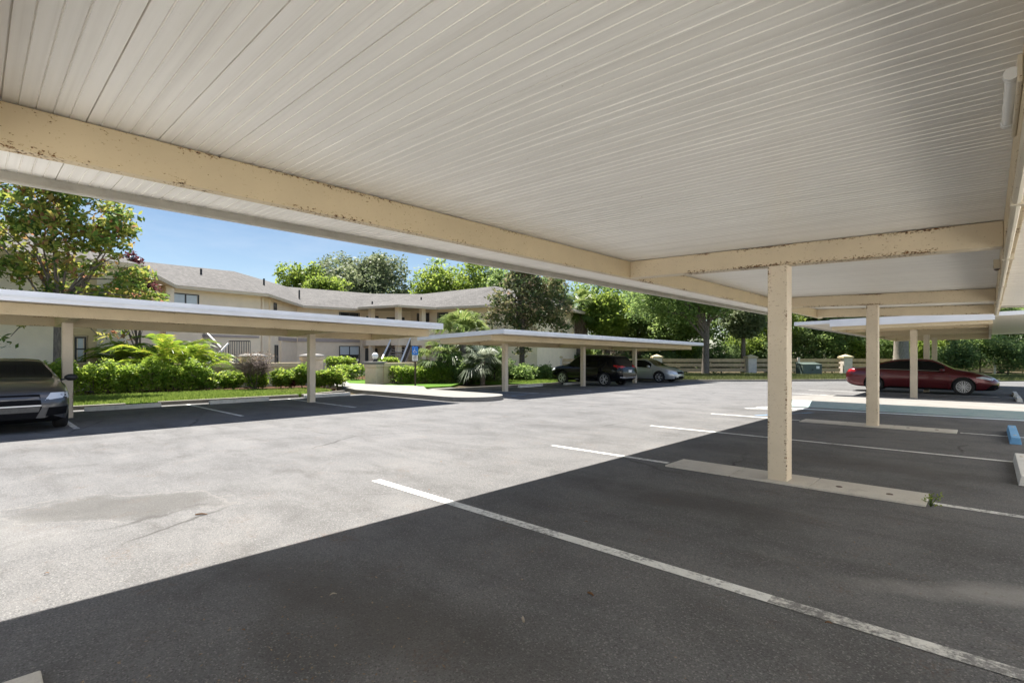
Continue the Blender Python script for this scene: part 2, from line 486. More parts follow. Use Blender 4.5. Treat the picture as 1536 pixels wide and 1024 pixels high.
M['leaf_areca'] = make_leaf('areca_leaf', [(0.0, (0.057, 0.115, 0.014)), (0.5, (0.138, 0.23, 0.021)), (0.85, (0.253, 0.322, 0.029)), (1.0, (0.391, 0.345, 0.057))], 0.5, .35)
M['leaf_fan'] = make_leaf('fan_leaf', [(0.0, (0.056, 0.106, 0.025)), (0.6, (0.125, 0.188, 0.044)), (1.0, (0.213, 0.263, 0.088))], 0.42, .32)
M['leaf_silver'] = make_leaf('silver_leaf', [(.0, (.1, .13, .08)), (1.0, (.24, .27, .19))], .2, .4)
M['leaf_dead'] = make_leaf('dead_frond', [(.0, (.12, .085, .055)), (1.0, (.3, .23, .16))], .15, .8)
M['leaf_red'] = make_leaf('red_leaf', [(.0, (.06, .018, .02)), (1.0, (.17, .05, .05))], .3, .4)
M['twig'] = paint('twig', (.13, .095, .08), .9, .2, 20)

# ================================================================ SETTING
def sheet(name, poly, h, mat, thick=None, kind='structure', label=None, cat=None):
    b = MB()
    if thick is None:
        b.add([(p[0], p[1], g(*p) + h) for p in poly], [tuple(range(len(poly)))])
    else:
        b.prism(poly, lambda x, y: g(x, y) + h - thick, lambda x, y: g(x, y) + h)
    return tag(b.build(name, mat), label, cat, None, kind)


sheet('ground', [(-420, -420), (420, -420), (420, 420), (-420, 420)], -.03, M['soil'])
LOT = [(-18.6, -14), (14, -14), (14, 60), (.5, 44.4), (-6.7, 38.6), (-10.1, 34.4), (-13.0, 31.8), (-14.4, 30.6), (-17.5, 30.0), (-17.5, 13.3), (-18.6, 13.3)]
sheet('parking_lot', LOT, 0.0, M['asphalt'])
# lawns
sheet('lawn', [(-18.75, -9), (-18.75, 8.2), (-20.6, 10.6), (-23.2, 10.4), (-23.4, -9)], .1, M['lawn'], .2)
sheet('lawn', [(-17.62, 20.3), (-17.62, 30.2), (-26, 32.5), (-27, 25.5), (-22.6, 20.0)], .1, M['lawn'], .2)
sheet('lawn', [(-17.6, 30.35), (-14.3, 30.9), (-12.9, 32.1), (-10.0, 34.8), (-6.6, 38.95), (.5, 44.8), (14, 60.4), (14, 76), (3.4, 66.2), (-34.4, 30.6), (-26, 32.6)], .07, M['lawn_dry'], .17)
sheet('lawn', [(-23.3, 12.9), (-21.0, 13.7), (-19.4, 14.75), (-19.4, 16.2), (-22.5, 19.9), (-24.6, 19.9), (-25.0, 15.2)], .09, M['lawn'], .2)
sheet('flower_bed', [(-24.6, 20), (-25.0, 15.2), (-24.5, 14.3), (-25.6, 8.7), (-26.7, 8.6), (-26.7, 4), (-36, 8), (-41, 19), (-40, 24), (-31, 26)], .03, M['mulch'], .15)  # mulch laid instead of lawn to cut green bounce on the walls
sheet('lawn', [(-24.55, 14.2), (-25.2, 11.9), (-29.5, 13.4), (-32, 17.5), (-28, 18.5)], .06, M['lawn'], .12)
sheet('flower_bed', [(-19.9, 8.6), (-20.9, 10.9), (-24.8, 11.4), (-25.2, 8.6), (-23.4, 8.3)], .125, M['mulch'], .2)
sheet('flower_bed', [(-23.3, -9), (-23.3, 8.2), (-26.7, 8.6), (-26.7, -9)], .115, M['mulch'], .2)
# kerbs along the planting
def kerb(pts, w=.15, h=.115, mat='kerb'):
    b = MB()
    for p, q in zip(pts, pts[1:]):
        b.obox(p, q, w, (g(*p) - .1, g(*q) - .1), (g(*p) + h, g(*q) + h))
    return tag(b.build('kerb', M[mat], bevel=.02), None, None, None, 'structure')


kerb([(-18.66, -9), (-18.66, 3.1)]); kerb([(-18.66, 3.9), (-18.66, 8.25)]); kerb([(-18.6, 8.4), (-19.6, 10.6)])
kerb([(-17.55, 13.6), (-17.55, 30.05)])
kerb([(-17.5, 30.1), (-14.35, 30.72), (-12.95, 31.92), (-10.05, 34.6), (-6.65, 38.76), (.5, 44.6)])
# raised walk between the two far carports, with a rounded nose
nose = [(-13.4 + 1.15 * math.cos(a), 12.1 + 1.15 * math.sin(a)) for a in [(-PI / 2 + PI * k / 10) for k in range(11)]]
walk = nose + [(-17.4, 13.2), (-19.5, 14.6), (-21.4, 14.0), (-24.5, 13.6), (-24.5, 12.3), (-20.5, 11.3), (-19.2, 10.9)]
sheet('sidewalk', walk, .15, M['concrete'], .25)
sheet('path', [(-24.52, 12.3), (-24.52, 13.6), (-31, 16.6), (-39, 23.2), (-39.8, 22.3), (-32, 15.4)], .13, M['concrete'], .2)
sheet('sidewalk', [(-17.5, 14.3), (-19.3, 14.75), (-19.3, 16.1), (-17.5, 16.1)], .02, M['concrete'], .1)
# walk across the end of the near carport, with its painted ramp
nose2 = [(-3.38 + 1.72 * math.cos(a), 19.25 + 1.72 * math.sin(a)) for a in [(PI / 2 + PI * k / 12) for k in range(13)]]
sheet('sidewalk', [(-4.5, 17.53), (2.6, 17.53), (2.6, 20.97), (-3.9, 20.97), (-4.6, 20.4), (-4.98, 19.4), (-4.9, 18.3)], .15, M['concrete'], .25)
b = MB()
r0, r1 = (-4.45, 2.6)
b.hexa([(r0, 16.86, g(r0, 16.86) - .02), (r1, 16.86, g(r1, 16.86) - .02), (r1, 17.52, g(r1, 17.52) - .02), (r0, 17.52, g(r0, 17.52) - .02)],
       [(r0, 16.86, g(r0, 16.86) + .012), (r1, 16.86, g(r1, 16.86) + .012), (r1, 17.52, g(r1, 17.52) + .152), (r0, 17.52, g(r0, 17.52) + .152)])
tag(b.build('ramp', M['teal']), None, None, None, 'structure')


def line(p, q, w=.1, mat='line', h=.004):
    b = MB(); dx, dy = q[0] - p[0], q[1] - p[1]; l = math.hypot(dx, dy); nx, ny = -dy / l * w / 2, dx / l * w / 2
    c = [(p[0] - nx, p[1] - ny), (q[0] - nx, q[1] - ny), (q[0] + nx, q[1] + ny), (p[0] + nx, p[1] + ny)]
    b.add([(x, y, g(x, y) + h) for x, y in c], [(0, 1, 2, 3)])
    return tag(b.build('parking_line', M[mat]), None, None, None, 'structure')


line((-5.26, 3.25), (-.95, 3.25), .115); line((-.95, 3.25), (1.2, 3.25), .115, 'line_worn')
line((-5.25, 6.55), (-3.2, 6.53)); line((-.4, 6.5), (1.0, 6.5), .1)
line((-5.27, 9.93), (1.0, 9.88))
line((-5.28, 13.2), (-3.2, 13.15)); line((-.4, 13.07), (1.0, 13.05))
line((-5.0, 15.9), (-4.5, 16.62), .12); line((-5.0, 15.3), (-3.9, 15.75), .1, 'line'); line((-4.3, 16.22), (1.4, 16.74), .24, 'line_pale'); line((-5.1, 15.25), (-4.7, 15.9), .14)
line((-4.3, 13.5), (-3.4, 15.3), .1, 'line_blue')
for yy, x0 in ((1.45, -18.3), (4.6, -18.3), (7.7, -18.2)): line((x0, yy), (-13.55, yy))
for yy in (16.0, 18.9, 21.8, 24.5, 27.2): line((-17.2, yy), (-12.9, yy), .1, 'line_worn')
for k in range(4): line((-16.8, 14.0 + .55 * k), (-13.2, 14.3 + .55 * k), .1, 'line_blue')
for yy in (23.1, 26.2): line((-6.0, yy), (.3, yy), .1)

# ============================================================== CARPORTS
def carport(name, label, xs, ys, soffit, posts, crosses, beam_h, rib, mats, fascia_h=(.09, .12), drop=0.0, ground=g, post_w=.206, tall_ends=(), group=None, overrear=None):
    """xs: front edge, front beam, post, rear beam, rear edge; soffit(x, y): underside of the roof pans"""
    xf, xfb, xp, xrb, xr = xs; y0, y1 = ys
    root = thing(name, label, 'carport', (xp, (y0 + y1) / 2, g(xp, (y0 + y1) / 2)))
    # roof pans: one folded sheet, seams and ribs running across
    prof = []
    y = y0; pw = .342
    while y < y1 - .02:
        e = min(y + pw, y1)
        prof += [(y, .016), (y + .005, .016), (y + .0065, 0)]
        if rib:
            for k in range(1, 5):
                c = y + pw * k / 5
                if c + .012 < e: prof += [(c - .005, 0), (c - .0025, .005), (c - .001, .005), (c + .001, -.0022), (c + .003, -.0022), (c + .005, 0)]
        prof += [(e - .001, 0)]
        y = e
    d = MB(); vs = []; fs = []
    n = len(prof)
    for x in (xf, xr):
        for (yy, dz) in prof: vs.append((x, yy, soffit(x, yy) + dz))
    for i in range(n - 1): fs.append((i, i + 1, n + i + 1, n + i))
    d.add(vs, fs)
    o = d.build('roof_deck', [M[mats[0]]], root)
    t = MB()
    t.hexa([(xf + .02, y0 + .02, soffit(xf, y0) + .035), (xr - .02, y0 + .02, soffit(xr, y0) + .035), (xr - .02, y1 - .02, soffit(xr, y1) + .035), (xf + .02, y1 - .02, soffit(xf, y1) + .035)],
           [(xf + .02, y0 + .02, soffit(xf, y0) + .075), (xr - .02, y0 + .02, soffit(xr, y0) + .075), (xr - .02, y1 - .02, soffit(xr, y1) + .075), (xf + .02, y1 - .02, soffit(xf, y1) + .075)])
    t.build('roof_skin', M['decktop'], root)
    lo, hi = fascia_h
    # fascias on the four edges, outside the sheet
    for (p, q, nm) in (((xf - .012, y0), (xf - .012, y1), 'fascia'), ((xr + .012, y0), (xr + .012, y1), 'fascia')):
        f = MB(); f.obox(p, q, .022, (soffit(*p) - lo, soffit(*q) - lo), (soffit(*p) + hi, soffit(*q) + hi)); f.build(nm, M[mats[1]], root)
        f = MB(); s_ = .05 if p[0] < xp else -.05
        f.obox((p[0] + s_ * .7, p[1] + .03), (q[0] + s_ * .7, q[1] - .03), .045, (soffit(*p) - lo - .004, soffit(*q) - lo - .004), (soffit(*p) - lo + .012, soffit(*q) - lo + .012)); f.build('edge_lip', M[mats[1]], root)
    for yy in (y0 - .012, y1 + .012):
        f = MB(); f.obox((xf - .024, yy), (xr + .024, yy), .022, (soffit(xf, yy) - lo * .6, soffit(xr, yy) - lo * .6), (soffit(xf, yy) + hi, soffit(xr, yy) + hi)); f.build('fascia', M[mats[1]], root)
    for yy in tall_ends:
        f = MB(); f.obox((xfb - .09, yy - .016), (xrb + .09, yy - .016), .03, (soffit(xfb, yy) - lo - .1, soffit(xrb, yy) - lo - .1), (soffit(xfb, yy) + hi + .02, soffit(xrb, yy) + hi + .02)); f.build('end_fascia', M[mats[1]], root)
    # two long beams
    bw = .085
    for x, nm in ((xfb, 'front_beam'), (xrb, 'rear_beam')):
        f = MB(); ya, yb = y0 + .06, y1 - .06
        f.obox((x, ya), (x, yb), bw, (soffit(x, ya) - beam_h, soffit(x, yb) - beam_h), (soffit(x, ya) - .009, soffit(x, yb) - .009), edge='v')
        f.build(nm, M[mats[2]], root, bevel=.006)
    ia, ib = xfb + bw / 2 + .001, xrb - bw / 2 - .001
    for yy in crosses:
        f = MB()
        f.obox((ia, yy), (ib, yy), post_w - .012, (soffit(ia, yy) - beam_h + .004, soffit(ib, yy) - beam_h + .004), (soffit(ia, yy) - .01, soffit(ib, yy) - .01), edge='v')
        f.build('cross_beam', M[mats[3]], root, bevel=.006)
    for yy in posts:
        f = MB(); zb = ground(xp, yy) - .02; zt = soffit(xp, yy) - beam_h + .002
        f.box(xp - post_w / 2, xp + post_w / 2, yy - post_w / 2, yy + post_w / 2, zb, zt, edge='h')
        f.build('post', M[mats[4]], root, bevel=.007)
    return root


main_soffit = lambda x, y: 2.745 - .026 * (x + 3.72)
near = carport('carport', 'large cream carport overhead with rust freckled beams and ribbed white roof', (-5.32, -3.762, -1.79, .142, 1.45), (-2.3, 17.95), main_soffit,
               (-.12, 6.5, 13.07), (-.12, 6.5, 13.07, 17.25), .245, True, ('deck', 'trim_grey', 'beam', 'beam_rust', 'post'), (.085, .13))
# conduit, junction box and lamp along the rear beam of the near carport
b = MB()
zc = lambda y: main_soffit(.07, y) - .2
b.tube([(.12, -2.0, zc(0) - .078), (.13, 9, zc(0) - .084), (.135, 17.0, zc(0) - .078)], .024, 8)
for yy in (.5, 4.4, 6.9, 9.7, 12.2, 14.6): b.box(.098, .18, yy - .025, yy + .025, zc(yy) - .108, zc(yy) - .048)
b.build('conduit', M['conduit'], near, smooth=True)
b = MB()
b.box(.04, .098, 8.1, 8.28, zc(0) - .03, zc(0) + .07); b.ball((.07, 8.22, zc(0) + .0), (.035, .07, .05), 9, 7, 1)
b.build('junction_box', [M['conduit'], M['twig']], near, bevel=.006)
lampo = thing('light_fixture', 'white tube light fixture mounted on the side of the rear beam', 'light', (.06, 3.2, 2.55))
b = MB(); b.box(.082, .0985, 2.8, 3.5, 2.49, 2.6); b.build('backplate', M['conduit'], lampo, bevel=.004)
b = MB(); b.tube([(.07, 2.86, 2.545), (.066, 3.42, 2.545)], .022, 14); b.build('diffuser', M['lamp'], lampo, smooth=True)
for yy in (2.85, 3.43):
    b = MB(); b.tube([(.066, yy - .018, 2.545), (.066, yy + .018, 2.545)], .0245, 14); b.build('end_cap', M['white'], lampo, smooth=True)

b_soffit = lambda x, y: 2.50 - .018 * y + .018 * (x + 13.7)
carport('carport', 'cream carport across the lane with the grey sedan parked under it', (-13.7, -14.5, -16.28, -18.0, -19.3), (-9.2, 11.1), b_soffit,
        (-3.6, 1.56, 7.64), (-3.6, 1.56, 7.64, 10.98), .26, False, ('deck_far', 'trim', 'beam', 'beam', 'post'), (.04, .165), post_w=.2)
c_soffit = lambda x, y: 2.19 - .0135 * (y - 13.6) + .03 * (-13.2 - x) * -1
carport('carport', 'cream carport in the middle distance sheltering the black SUV and the silver sedan', (-13.2, -14.0, -15.42, -17.0, -18.6), (13.6, 31.8), c_soffit,
        (15.95, 21.8, 27.1), (13.75, 15.95, 21.8, 27.1, 31.65), .24, False, ('deck_far', 'trim', 'beam', 'beam', 'post'), (.02, .16), post_w=.2)
d_soffit = lambda x, y: 2.50 - .0 * (x + 4) - .006 * (y - 20.7) + .015 * (x + 4)
carport('carport', 'far cream carport with a bright white end fascia standing over the dark red sedan', (-5.2, -4.0, -1.95, .05, 1.5), (20.75, 37.5), d_soffit,
        (23.05, 28.2, 32.6), (20.9, 23.05, 28.2, 32.6, 37.3), .25, True, ('deck_far', 'trim', 'beam', 'beam', 'post'), (.03, .1), post_w=.2, tall_ends=(20.75,))

# unseen pale paving and block, added to bounce daylight under the near carport
sheet('sidewalk', [(1.7, -14), (4.2, -14), (4.2, 17.4), (2.7, 17.4), (2.7, 17.0), (1.7, 17.0)], .13, M['bounce_paving'], .25)
sheet('sidewalk', [(-11.5, -14), (1.68, -14), (1.68, -1.0), (-11.5, -1.0)], .012, M['bounce_paving'], .03)  # out-of-view apron, added to throw daylight up at the roof pans
sheet('lawn', [(4.62, 22), (14, 22), (14, 60), (10, 60), (4.62, 40)], .09, M['lawn'], .2)
nb = thing('bounce_block', 'unseen pale two storey block added behind the near carport to bounce daylight', 'building', (10.5, 4, g(10.5, 4)))
b = MB(); b.box(4.1, 13, -16, 21, -.6, 5.6); b.build('wall', M['bounce_stucco'], nb)
for k in range(6):
    for z0 in (.8, 3.6):
        b = MB(); b.box(4.06, 4.098, -14 + 6 * k, -12.4 + 6 * k, z0, z0 + 1.3); w_ = b.build('window', M['darkframe'], nb)
        b = MB(); b.box(4.04, 4.058, -13.9 + 6 * k, -12.5 + 6 * k, z0 + .08, z0 + 1.22); b.build('pane', M['winglass'], w_)
b = MB(); b.add([(3.9, -16.6, 5.5), (13.6, -16.6, 5.5), (13.6, 21.6, 5.5), (3.9, 21.6, 5.5), (9, -11, 7.5), (9, 16, 7.5)], [(3, 2, 1, 0), (0, 1, 4), (1, 2, 5, 4), (2, 3, 5), (3, 0, 4, 5)]); b.build('roof', M['shingle'], nb)

# concrete pads round the post feet
def pad(yc, label):
    root = thing('concrete_pad', label, 'concrete pad', (-1.5, yc, g(-1.5, yc)), 0, 'concrete pads at the feet of the near carport posts')
    cuts = [-3.14, -2.3, -1.45, -.44]
    for a, c_ in zip(cuts, cuts[1:]):
        b = MB(); a_, e_ = a + .004, c_ - .004
        b.hexa([(a_, yc - .28, g(a_, yc - .28) - .05), (e_, yc - .28, g(e_, yc - .28) - .05), (e_, yc + .28, g(e_, yc + .28) - .05), (a_, yc + .28, g(a_, yc + .28) - .05)],
               [(a_, yc - .28, g(a_, yc - .28) + .022), (e_, yc - .28, g(e_, yc - .28) + .022), (e_, yc + .28, g(e_, yc + .28) + .022), (a_, yc + .28, g(a_, yc + .28) + .022)])
        if c_ > -.5:
            for xx in (-1.2, -.75): b.lathe([(0.0001, .03), (.03, .03), (.035, .02)], (xx, yc - .05, g(xx, yc)), 10, mat=1)
        b.build('slab', [M['pad'], M['twig']], root, bevel=.008)
pad(6.585, 'grey concrete pad in three slabs under the nearest carport post')
pad(13.14, 'grey concrete pad under the second post of the near carport')
pad(-.07, 'corner of a concrete pad at the lower left edge of the shade')


def wheel_stop(x, y, L, label, mat='stop', group='concrete wheel stops', rz=0.0):
    root = MB()
    n = 2
    pr = [(-.075, 0), (.075, 0), (.055, .12), (-.055, .12)]
    vs = []
    for yy in (-L / 2, L / 2):
        for (a, z) in pr: vs.append((a, yy, z))
    fs = [(0, 1, 5, 4), (1, 2, 6, 5), (2, 3, 7, 6), (3, 0, 4, 7), (3, 2, 1, 0), (4, 5, 6, 7)]
    root.add(vs, fs)
    for yy in (-L * .33, L * .33): root.lathe([(.0001, .128), (.018, .128), (.022, .118)], (0, yy, 0), 10, mat=1)
    o = root.build('wheel_stop', [M[mat], M['conduit']], bevel=.015)
    o.location = (x, y, g(x, y)); o.rotation_euler = (0, 0, rz)
    return tag(o, label, 'wheel stop', group)
wheel_stop(.32, 9.0, 1.8, 'white wheel stop whose end shows at the right edge under the near carport')
wheel_stop(.33, 12.95, 2.0, 'blue painted wheel stop at the end of the accessible bay', 'stop_blue')
wheel_stop(-17.95, 2.95, 1.75, 'pale wheel stop behind the bay beside the grey sedan')
wheel_stop(-17.9, 6.0, 1.8, 'pale wheel stop in the middle empty bay of the left carport')
wheel_stop(-18.15, 9.15, 1.8, 'pale wheel stop nearest the raised walk at the end of the left carport')
wheel_stop(-18.05, -.1, 1.8, 'pale wheel stop hidden behind the grey sedan')
wheel_stop(-16.95, 19.4, 1.8, 'pale wheel stop at the grass edge left of the black SUV')
wheel_stop(-16.95, 23.1, 1.8, 'pale wheel stop at the nose of the black SUV')
wheel_stop(.75, 27.7, 1.8, 'pale wheel stop at the nose of the dark red sedan')
wheel_stop(.75, 24.6, 1.8, 'pale wheel stop in the empty bay before the dark red sedan')

# ================================================================== CARS
def pchip(px, py, x):
    px = np.array(px, float); py = np.array(py, float); x = np.asarray(x, float)
    h = np.diff(px); dl = np.diff(py) / h
    m = np.zeros(len(px)); m[0] = dl[0]; m[-1] = dl[-1]
    for i in range(1, len(px) - 1):
        if dl[i - 1] * dl[i] > 0:
            w1 = 2 * h[i] + h[i - 1]; w2 = h[i] + 2 * h[i - 1]
            m[i] = (w1 + w2) / (w1 / dl[i - 1] + w2 / dl[i])
    k = np.clip(np.searchsorted(px, x) - 1, 0, len(h) - 1)
    t = (x - px[k]) / h[k]
    return (py[k] * (1 + 2 * t) * (1 - t) ** 2 + h[k] * m[k] * t * (1 - t) ** 2 + py[k + 1] * t * t * (3 - 2 * t) + h[k] * m[k + 1] * t * t * (t - 1))


def patch(bvh, poly, view, off=.004, cuts=3):
    bm = bmesh.new()
    vs = [bm.verts.new((p[0], p[1], 0)) for p in poly]
    bm.faces.new(vs); bmesh.ops.triangulate(bm, faces=bm.faces[:])
    bmesh.ops.subdivide_edges(bm, edges=bm.edges[:], cuts=cuts, use_grid_fill=True)
    bm.verts.ensure_lookup_table()
    out = []; bad = set()
    for i, v in enumerate(bm.verts):
        a, b_ = v.co.x, v.co.y
        o, d = {'front': ((5, a, b_), (-1, 0, 0)), 'rear': ((-5, a, b_), (1, 0, 0)), 'left': ((a, 5, b_), (0, -1, 0)), 'right': ((a, -5, b_), (0, 1, 0)), 'top': ((a, b_, 5), (0, 0, -1))}[view]
        loc, no, _, _ = bvh.ray_cast(Vector(o), Vector(d))
        if loc is None: bad.add(i); out.append((0, 0, 0)); continue
        if no.dot(Vector(d)) > 0: no = -no
        out.append(tuple(loc + no * off))
    fs = [[v.index for v in f.verts] for f in bm.faces if not any(v.index in bad for v in f.verts)]
    bm.verts.index_update()
    bm.free()
    used = sorted({i for f in fs for i in f}); mp = {u: k for k, u in enumerate(used)}
    return [out[u] for u in used], [[mp[i] for i in f] for f in fs]


def car_paint(name, c, metal=.5, rough=.3, coat=1.0):
    t = NT(name); co = t.coord()
    fl = t.noise(co, 900, 1)
    t.base(t.mix(t.ramp(fl, [(.4, 0.0), (.7, .25)]), c, tuple(min(1, x * 1.8 + .01) for x in c)))
    t.p('Metallic', metal); t.p('Roughness', rough); t.p('Coat Weight', coat); t.p('Coat Roughness', .04)
    return t.mat


M['tyre'] = paint('tyre_rubber', (.022, .022, .023), .85, .2, 15)
M['carglass'] = make_glass('car_glass', (.006, .007, .008), .03); M['carglass'].node_tree.nodes['Principled BSDF'].inputs['Specular IOR Level'].default_value = .3
M['cartrim'] = paint('black_plastic', (.006, .006, .007), .75, .1, spec=.12)
M['chrome'] = paint('chrome', (.7, .7, .7), .15, .04, metal=1.0)
M['alloy'] = paint('alloy_rim', (.7, .7, .71), .35, .06, metal=.5)
M['alloy_dark'] = paint('dark_rim', (.03, .03, .032), .4, .1, metal=.5)
M['lens'] = make_glass('clear_lens', (.55, .58, .62), .08)
M['lens_red'] = make_glass('red_lens', (.35, .012, .012), .1)
M['dimplate'] = paint('dim_bumper', (.085, .08, .072), .6, .25, 25)
M['plate'] = paint('number_plate', (.7, .7, .68), .5, .08, 20)


def car(name, label, loc, rz, S):
    root = thing(name, label, S.get('cat', 'car'), loc, rz, 'cars parked under the carports')
    L, W = S['L'], S['W']
    keys = S['win'] + [x for p in S['pillars'] for x in p] + [S['cowl'], S['header'], S['bl0'], S['bl1']]
    xs = sorted(set([round(float(x), 3) for x in np.linspace(-L / 2, L / 2, 45)] + [round(k, 3) for k in keys]))
    keep = [xs[0]]
    ks = set(round(k, 3) for k in keys)
    for x in xs[1:]:
        if x - keep[-1] < .03:
            if x in ks and keep[-1] not in ks: keep[-1] = x
            elif x in ks: keep.append(x)
        else: keep.append(x)
    xs = keep
    T = pchip(*zip(*S['top']), xs); B = pchip(*zip(*S['belt']), xs); Z = pchip(*zip(*S['bot']), xs); Wd = pchip(*zip(*S['wid']), xs)
    rings = []
    for x, zt, zb, z0, w in zip(xs, T, B, Z, Wd):
        zb = min(zb, zt - .015); z0 = min(z0, zb - .1)
        h = max(zt - zb, 0); k = min(1, max(0, (h - .05) / .2)); k = k * k * (3 - 2 * k)
        yb = w * .955
        yr = yb - S.get('tumble', .6) * h
        zm = z0 + .55 * (zb - z0)
        half = [(0, z0), (.78 * w, z0), (.94 * w, z0 + .05), (.975 * w, z0 + .16), (w, zm), (.99 * w, zb - .1 * min(1, (zb - z0) / .4)), (yb, zb)]
        c7 = (yr + .62 * .07, zt - .085); h7 = (.86 * w, zb + .62 * h)
        c8 = (yr - .035, zt - .028); h8 = (.72 * w, zb + .85 * h)
        c9 = (yr * .55, zt - .006); h9 = (.4 * w, zb + .97 * h)
        for c_, h_ in ((c7, h7), (c8, h8), (c9, h9)):
            half.append((h_[0] + (c_[0] - h_[0]) * k, h_[1] + (c_[1] - h_[1]) * k))
        half.append((0, zt))
        ring = [(x, y, z) for y, z in half] + [(x, -y, z) for y, z in half[9:0:-1]]
        rings.append(ring)
    n = 20
    V = [p for r in rings for p in r]
    F = []; MI = []
    def inr(a, iv): return iv[0] - 1e-4 <= a <= iv[1] + 1e-4
    for i in range(len(xs) - 1):
        xm = (xs[i] + xs[i + 1]) / 2
        for j in range(n):
            j2 = (j + 1) % n
            r = j if j < 10 else 19 - j      # row index of this strip, mirrored
            m = 0
            if r in (6,):
                if inr(xm, S['win']): m = 3
                if any(inr(xm, p) for p in S['pillars']) and m == 3: m = 4
            if r in (8, 9):
                if inr(xm, (S['header'], S['cowl'])): m = 1
                if inr(xm, (S['bl0'], S['bl1'])): m = 2
            if r in (0, 1): m = 4
            if r in (2,) and S.get('clad'): m = 4
            F.append((i * n + j, i * n + j2, (i + 1) * n + j2, (i + 1) * n + j)); MI.append(m)
    F.append(tuple(range(n))); MI.append(0)
    e = (len(xs) - 1) * n
    F.append(tuple(reversed(range(e, e + n)))); MI.append(0)
    F = [tuple(reversed(f)) for f in F]
    mats = [S['paint'], M['carglass'], M['carglass'], M['carglass'], M['cartrim'], M['black']]
    def raw(nm, V, F, MI):
        me = bpy.data.meshes.new(nm); me.from_pydata(V, [], F)
        for m in mats: me.materials.append(m)
        me.polygons.foreach_set('material_index', MI); me.update()
        bm = bmesh.new(); bm.from_mesh(me); bmesh.ops.recalc_face_normals(bm, faces=bm.faces[:]); bm.to_mesh(me); bm.free()
        o = bpy.data.objects.new(nm, me); COL.objects.link(o); return o
    body = raw('tmp_body', V, F, MI)
    cb = MB(); R = S['wr'] + S.get('gap', .045)
    for wx in S['axles']:
        for sg in (-1, 1):
            y0, y1 = sorted((sg * (W / 2 - .3), sg * (W / 2 + .3)))
            cb.lathe([(.0005, y0), (R, y0), (R, y1), (.0005, y1)], (wx, 0, S['wr'] + .02), 28, 'y')
    cut = raw('tmp_cut', cb.v, cb.f, [5] * len(cb.f))
    bm = bmesh.new(); bm.from_mesh(cut.data); bmesh.ops.remove_doubles(bm, verts=bm.verts[:], dist=.002); bmesh.ops.recalc_face_normals(bm, faces=bm.faces[:]); bm.to_mesh(cut.data); bm.free()
    md = body.modifiers.new('b', 'BOOLEAN'); md.operation = 'DIFFERENCE'; md.object = cut; md.solver = 'EXACT'
    try: md.material_mode = 'INDEX'
    except Exception: pass
    dg = bpy.context.evaluated_depsgraph_get()
    me = bpy.data.meshes.new_from_object(body.evaluated_get(dg))
    VV = [tuple(v.co) for v in me.vertices]; FF = [tuple(p.vertices) for p in me.polygons]; MM = [p.material_index for p in me.polygons]
    bpy.data.objects.remove(body); bpy.data.objects.remove(cut)
    bvh = BVHTree.FromPolygons([Vector(v) for v in VV], FF)
    for idx, nm in ((0, 'body'), (1, 'windshield'), (2, 'rear_window'), (3, 'side_window'), (4, 'lower_trim'), (5, 'wheel_well')):
        sides = ((0, 0),)
        if idx == 3: sides = ((1, 0), (-1, 0))
        if idx == 5: sides = ((1, 1), (1, -1), (-1, 1), (-1, -1))
        for sd in sides:
            fs = [f for f, m in zip(FF, MM) if m == idx and (sd[0] == 0 or sum(VV[i][1] for i in f) * sd[0] > 0) and (sd[1] == 0 or sum(VV[i][0] for i in f) * sd[1] > 0)]
            if not fs: continue
            used = sorted({i for f in fs for i in f}); mp = {u: k for k, u in enumerate(used)}
            b = MB(); b.add([VV[u] for u in used], [[mp[i] for i in f] for f in fs])
            b.build(nm, mats[idx], root, smooth=True, local=True, angle=38)

    def part(nm, mat, items, off=.004, cuts=3):
        b = MB()
        for poly, view in items:
            v, f = patch(bvh, poly, view, off, cuts)
            if f: b.add(v, f)
        if b.f: return b.build(nm, mat, root, smooth=True, local=True)
    def mir(poly): return [(-a, z) for a, z in reversed(poly)]
    for pi_, (nm, mat, poly, view, both) in enumerate(S['patches']):
        of = .004 + .0025 * pi_
        part(nm, mat, [(poly, view)], of)
        if both and view in ('front', 'rear'): part(nm, mat, [(mir(poly), view)], of)
        if both and view == 'left': part(nm, mat, [(list(reversed(poly)), 'right')], of)
    # shut lines, handles, mirrors
    for x in S['seams']:
        zb, zl = S['seamz']
        for sd in ('left', 'right'):
            b = MB(); v, f = patch(bvh, [(x - .006, zl), (x + .006, zl), (x + .006, zb), (x - .006, zb)], sd, .002, 4)
            if f: b.add(v, f); b.build('door_seam', M['black'], root, local=True)
    for x in S['handles']:
        for sg in (1, -1):
            y = sg * (np.interp(0, [0, 1], [W / 2, 0]) - .012)
            b = MB(); b.ball((x, y, S['handz']), (.11, .022, .018), 10, 6); b.build('door_handle', S.get('handlemat', S['paint']), root, smooth=True, local=True)
    for sg in (1, -1):
        b = MB(); mx = S['mirror']
        b.ball((mx[0], sg * (W / 2 + .11), mx[1]), (.09, .12, .075), 12, 8); b.bar((mx[0] + .03, sg * (W / 2 - .06), mx[1] - .05), (mx[0], sg * (W / 2 + .05), mx[1] - .02), .05, .035)
        b.build('mirror', S.get('mirrormat', S['paint']), root, smooth=True, local=True)
    # wheels: tyre with rim
    wr = S['wr']; wd = .21
